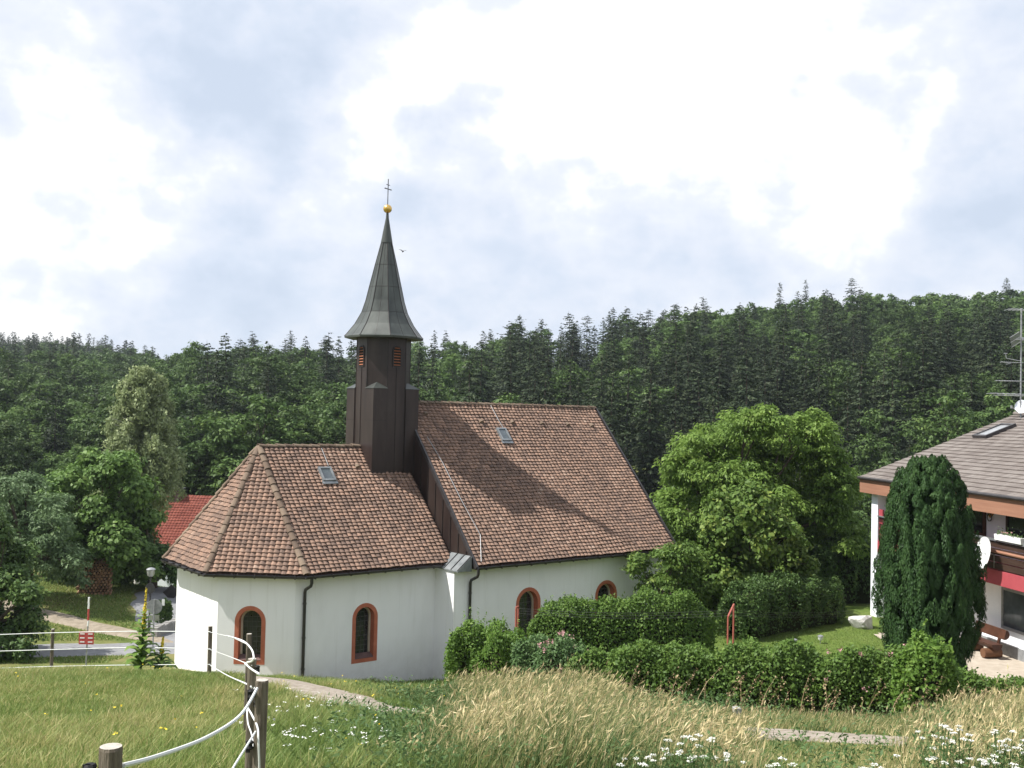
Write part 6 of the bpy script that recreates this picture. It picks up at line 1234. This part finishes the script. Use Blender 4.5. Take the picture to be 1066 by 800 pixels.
# yarrow: every plant with its own flat white heads
YL = [(668, 786), (690, 776), (705, 768), (722, 782), (748, 790), (655, 796), (735, 772), (800, 792), (968, 790), (985, 772), (1000, 762), (1015, 784), (1032, 776), (1050, 790), (1062, 770), (975, 758), (1045, 762), (905, 797), (1020, 797)]
YLAB = 'white flowering yarrow plant in the foreground meadow'
for i, (px, py) in enumerate(YL):
    Y = 10.4 + (px % 7) * .12; p = at(px, py, Y); g_ = gz(p.x, p.y); rng = np.random.default_rng(200 + i); big = px > 960
    ya = thing('yarrow_plant', 'bushy white flowering yarrow in the right hand foreground corner' if big else 'white flowering yarrow among the straw grass in front of the long hedge', 'flowering plant', (p.x, p.y, g_), 0, 'yarrow by the right corner' if big else 'yarrow in the straw grass'); Hh = p.z - g_; ns = 5 if not big else 6
    Vs = []; PF = []; NF = []; SF = []; PL = []
    for j in range(ns):
        ox, oy = rng.normal(size=2) * (.09 if not big else .13); hh = Hh * rng.uniform(.8, 1.06); t = np.linspace(0, 1, 4)[:, None]; Vs.append(np_tube(np.array([ox * .2, oy * .2, 0]) * (1 - t) + np.array([ox, oy, hh]) * t, np.full(4, .004), 4)); q = 42; r_ = rng.uniform(.025, .05); a = rng.uniform(0, 6.28, q); rr_ = r_ * np.sqrt(rng.uniform(0, 1, q))
        V, Fq = leaf_quads(rng, np.c_[ox + rr_ * np.cos(a), oy + rr_ * np.sin(a), hh - rr_ * rr_ * 4 + rng.normal(size=q) * .004], rng.normal(size=(q, 3)) * .35 + [0, 0, 1], rng.uniform(.010, .019, q), .95); link_mesh('flower_head', np_mesh('flower_head', V, Fq), MA['petal_white'], ya)
        k = 34; f = rng.uniform(.05, .9, k); PL.append(np.c_[ox * f, oy * f, hh * f] + rng.normal(size=(k, 3)) * [.05, .05, .01])
    V, Fq = cat_parts(Vs); link_mesh('stems', np_mesh('stems', V, Fq, np.full(len(Fq), .4)), MA['leaf_weed'], ya)
    P = np.concatenate(PL); V, Fq = leaf_quads(rng, P, rng.normal(size=P.shape) + [0, 0, .5], rng.uniform(.03, .09, len(P)), .22); link_mesh('leaves', np_mesh('leaves', V, Fq, rng.uniform(.1, .9, len(P))), MA['leaf_weed'], ya)

# ------------------------------------------------------------------ forest on the hills
def spruce_mesh(name, seed, H=19.0, R0=3.3, gaps=0.1, dens=1.0, leaf=1.0):
    rng = np.random.default_rng(seed); Ps, Ns, Ds, Ss, Ts = [], [], [], [], []; z = H * .08; sk = rng.uniform(0, 6.28)
    while z < H * .99:
        f = z / H; Lb = R0 * ((1 - f) ** .54) * (1.0 if f > .2 else .8 + f) * rng.uniform(.80, 1.15) + .10; nb = int(6 + 6 * (1 - f)); a0 = rng.uniform(0, 6.28)
        for b_ in range(nb):
            if rng.uniform() < gaps: continue
            a = a0 + 2 * math.pi * b_ / nb + rng.normal() * .25; lb = Lb * rng.uniform(.70, 1.15) * (1 + .14 * math.sin(2 * a + sk + 4 * f)); dv = np.array([math.cos(a), math.sin(a), 0]); sv = np.array([-dv[1], dv[0], 0]); q = max(6 if dens > .5 else 3, int(10 * lb * dens)); t = rng.uniform(.15, 1.0, q); side = rng.normal(size=q) * .20 * lb * (1.1 - t)
            dz = lb * (-.20 * t - .14 * t * t + .22 * np.maximum(t - .75, 0) * 2) + (.35 * lb * t if f > .85 else 0); P = np.array([0, 0, z + rng.uniform(-.4, .4)]) + dv * (lb * t)[:, None] + sv * side[:, None]; P[:, 2] += dz - .12 * np.abs(side); Ps.append(P)
            Ns.append(np.array([0, 0, 1.0]) + dv * .6 + rng.normal(size=(q, 3)) * .45); Ds.append(dv * 1.0 + sv * np.sign(side)[:, None] * .7 + np.array([0, 0, -.45]) + rng.normal(size=(q, 3)) * .3); Ss.append(rng.uniform(.30, .75, q) * leaf * (.6 + .45 * (1 - f))); Ts.append(np.clip(rng.uniform(.1, .6) + .35 * t + rng.normal(size=q) * .14, 0, 1))
        z += rng.uniform(.30, .46) / max(dens, .6) ** .5
    P, N, D, S, T = map(np.concatenate, (Ps, Ns, Ds, Ss, Ts)); V, Fq = leaf_quads(rng, P, N, S, .42, D); t = np.linspace(0, 1, 6)[:, None]; tv, tf = np_tube(np.array([0, 0, -1.]) * (1 - t) + np.array([0, 0, H]) * t, .24 * (1 - .95 * t[:, 0]), 6)
    mi = np.r_[np.zeros(len(Fq), int), np.ones(len(tf), int)]; me = np_mesh(name, np.concatenate([V, tv]), np.concatenate([Fq, tf + len(V)]), np.r_[T, np.zeros(len(tf))], mi); me.materials.append(MA['leaf_spruce']); me.materials.append(MA['bark']); return me
def beech_mesh(name, seed, H=14.5, R0=3.8, nm=24, pc=26, leaf=.40):
    rng = np.random.default_rng(seed); ms = env_masses(rng, nm, (0, 0, H * .60), (R0 * .95, R0 * .95, H * .36), R0 * .36, (.45, .95), .35); ms[:, 2] += rng.normal(size=len(ms)) * .5; V, Fq, T = crown_leaves(rng, ms, 15, pc, .72, leaf, flat=.6, upb=.5, aspect=.6)
    tv, tf = limbs(rng, .26, H * .35, ms, 6, sink=1.0); mi = np.r_[np.zeros(len(Fq), int), np.ones(len(tf), int)]; me = np_mesh(name, np.concatenate([V, tv]), np.concatenate([Fq, tf + len(V)]), np.r_[T, np.zeros(len(tf))], mi); me.materials.append(MA['leaf_beech']); me.materials.append(MA['bark']); return me
SPR = [spruce_mesh('spruce_tree', 301 + i, 19.0, 2.9 + .35 * (i % 4), .05 + .06 * (i % 3)) for i in range(7)]
BEE = [beech_mesh('beech_tree', 321 + i, 15.0 + (i % 4) * 1.0, 4.0 + .45 * (i % 3)) for i in range(7)]
SPL = [spruce_mesh('low_spruce', 351 + i, 19.0, 3.2, .08, .30, 1.75) for i in range(3)]
BEL = [beech_mesh('low_beech', 361 + i, 16.0, 4.3, 16, 9, .72) for i in range(3)]
ZONES = [(-300, 175, 'on the far left hillside'), (175, 435, 'on the wooded ridge behind the apse and tower'), (435, 700, 'on the hillside above the nave roof'), (700, 1400, 'on the high wooded slope to the right')]
frng = np.random.default_rng(77); placed = []
def spruce_share(px, t, yy):
    b_ = np.interp(px, [-100, 60, 150, 200, 300, 420, 480, 560, 660, 760, 860, 920, 1000, 1100], [.20, .18, .08, .16, .38, .45, .66, .80, .78, .72, .74, .60, .55, .50])
    if px < 140 and yy > 330: b_ = .7
    return b_ + (.12 if .1 < t < .6 and px > 440 else 0) - (.60 if t > .66 and px > 720 else 0) - (.18 if t > .8 and px < 690 and yy < 330 else 0)
Yv = 82.0
while Yv < 300:
    n_ = int(1.24 * Yv / 7.2)
    for i in range(n_):
        xx = (-.60 + 1.24 * (i + .5 + frng.uniform(-.42, .42)) / n_) * Yv; yy = Yv + frng.uniform(-3.2, 3.2); px = float(col_of(xx, yy)); Yr, zr = ridge_of(px)
        if yy > Yr + 8 or (px < 185 and yy > 300): continue
        t = (yy - 88) / (Yr - 88)
        if yy < 92 and 100 < px < 260: continue
        topy = 400 - F * ((gz(xx, yy) + 16) / yy - PITCH) + ROLL * (px - 533)
        if (200 < px < 430 and topy > 490) or (440 < px < 600 and topy > 445): continue         # nothing of it can be seen over the roofs
        placed.append((xx, yy, px, t))
    Yv += 7.4
sp, be = [], []
for q in placed: (sp if frng.uniform() < spruce_share(q[2], q[3], q[1]) else be).append(q)
sp.sort(key=lambda q: q[1]); be.sort(key=lambda q: q[1]); print('forest', len(sp), len(be))
sp, sp_far = sp[:288], sp[288:]; be, be_far = be[:296], be[296:]
def zone(px): return next(z for z in ZONES if z[0] <= px < z[1])[2]
def size_of(t, spruce):
    s = frng.uniform(.80, 1.12)
    if t < .06: s *= .8
    elif t > .80: s = frng.uniform(.82, 1.02) if spruce else frng.uniform(.9, 1.12)
    return s
def plant(name, meshes, lst, label, cat):
    for xx, yy, px, t in lst:
        o = bpy.data.objects.new(name, meshes[int(frng.integers(len(meshes)))]); COL.objects.link(o); s = size_of(t, 'spruce' in name)
        o.location = (xx, yy, gz(xx, yy) - .3); o.rotation_euler = (frng.normal() * .025, frng.normal() * .025, frng.uniform(0, 6.28)); w_ = s * frng.uniform(.92, 1.25); o.scale = (w_, w_, s); z = zone(px); tag(o, label + ' ' + z, cat, name.replace('_', ' ') + 's ' + z)
plant('spruce_tree', SPR, sp, 'dark pointed spruce of the forest', 'tree'); plant('beech_tree', BEE, be, 'rounded green beech of the forest', 'tree')
# spruces standing clear on the skyline
for i, (px, pt, Y, lab) in enumerate(((812, 293, 272, 'slim spruce breaking the skyline, left one of the close pair above the bright tree'), (839, 290, 274, 'slim spruce breaking the skyline, right one of the close pair above the bright tree'), (887, 287, 277, 'stout spruce on the skyline above the left end of the grey roof'), (541, 327, 246, 'lone dark fir crown sticking out of the skyline above the nave ridge'), (263, 344, 226, 'dark spruce top on the ridge between birch and tower'), (303, 344, 226, 'dark spruce top on the ridge just left of the tower'), (1048, 289, 284, 'small dark spruce on the skyline by the right edge'), (732, 308, 262, 'dark spruce on the skyline straight above the far end of the nave roof'))):
    p = at(px, pt, Y); g_ = gz(p.x, p.y); o = bpy.data.objects.new('spruce_tree', SPR[i % 7]); COL.objects.link(o); s = (p.z - g_) / 19.0; o.location = (p.x, p.y, g_ - .3); w_ = s * (.85 if i < 2 else 1.2); o.scale = (w_, w_, s); o.rotation_euler = (0, 0, i * 1.7); tag(o, lab, 'tree')
# the farther woods read as one mass
Vs, Fs, Ts, Ms, k = [], [], [], [], 0
def mesh_arrays(me):
    v = np.zeros(len(me.vertices) * 3, np.float32); me.vertices.foreach_get('co', v); f = np.zeros(len(me.loops), np.int32); me.loops.foreach_get('vertex_index', f); tn = np.zeros(len(me.polygons), np.float32); me.attributes['tone'].data.foreach_get('value', tn); m_ = np.zeros(len(me.polygons), np.int32); me.polygons.foreach_get('material_index', m_); return v.reshape(-1, 3), f.reshape(-1, 4), tn, m_
AS = [mesh_arrays(q) for q in SPL]; AB = [mesh_arrays(q) for q in BEL]
for q in SPL + BEL: bpy.data.meshes.remove(q)
farl = [(q, True) for q in sp_far] + [(q, False) for q in be_far]; Yv = 300.0
while Yv < 530:
    n_ = int(.32 * Yv / 7.0)
    for i in range(n_):
        px = -80 + 330 * (i + .5 + frng.uniform(-.4, .4)) / n_; yy = Yv + frng.uniform(-4, 4); xx = (px - 533) / F * yy; Yr, zr = ridge_of(px)
        if yy > Yr + 8: continue
        farl.append(((xx, yy, px, (yy - 88) / (Yr - 88)), frng.uniform() < spruce_share(px, .5, yy)))
    Yv += 8.5
for (xx, yy, px, t), s_p in farl:
    A = (AS if s_p else AB)[int(frng.integers(3))]; a = frng.uniform(0, 6.28); s = size_of(t, s_p); w_ = s * frng.uniform(.92, 1.25); v = np.c_[(A[0][:, 0] * math.cos(a) - A[0][:, 1] * math.sin(a)) * w_, (A[0][:, 0] * math.sin(a) + A[0][:, 1] * math.cos(a)) * w_, A[0][:, 2] * s] + [xx, yy, gz(xx, yy) - .3]
    Vs.append(v); Fs.append(A[1] + k); k += len(v); Ts.append(np.clip(A[2] * .75 + frng.uniform(-.1, .35), 0, 1)); Ms.append(np.where(A[3] == 1, 2, 0 if s_p else 1))
me = np_mesh('far_woods', np.concatenate(Vs), np.concatenate(Fs), np.concatenate(Ts), np.concatenate(Ms)); o = link_mesh('far_woods', me, [MA['leaf_spruce'], MA['leaf_beech'], MA['bark']]); tag(o, 'distant woods along the upper slopes and the bluish far left ridge', 'woods', kind='stuff')

# ------------------------------------------------------------------ air
mb = MB(); mb.box((-420, -30, -45), (420, 640, 90)); hz = mb.build('haze', []); 
m = bpy.data.materials.new('haze'); m.use_nodes = True; n, l = m.node_tree.nodes, m.node_tree.links; n.remove(n['Principled BSDF']); pv = n.new('ShaderNodeVolumePrincipled'); pv.inputs['Color'].default_value = (.80, .88, 1.0, 1); pv.inputs['Density'].default_value = 0.00016; pv.inputs['Anisotropy'].default_value = 0.2; l.new(pv.outputs[0], n['Material Output'].inputs['Volume'])
hz.data.materials.append(m); tag(hz, 'thin summer haze over the valley', 'haze', kind='stuff')
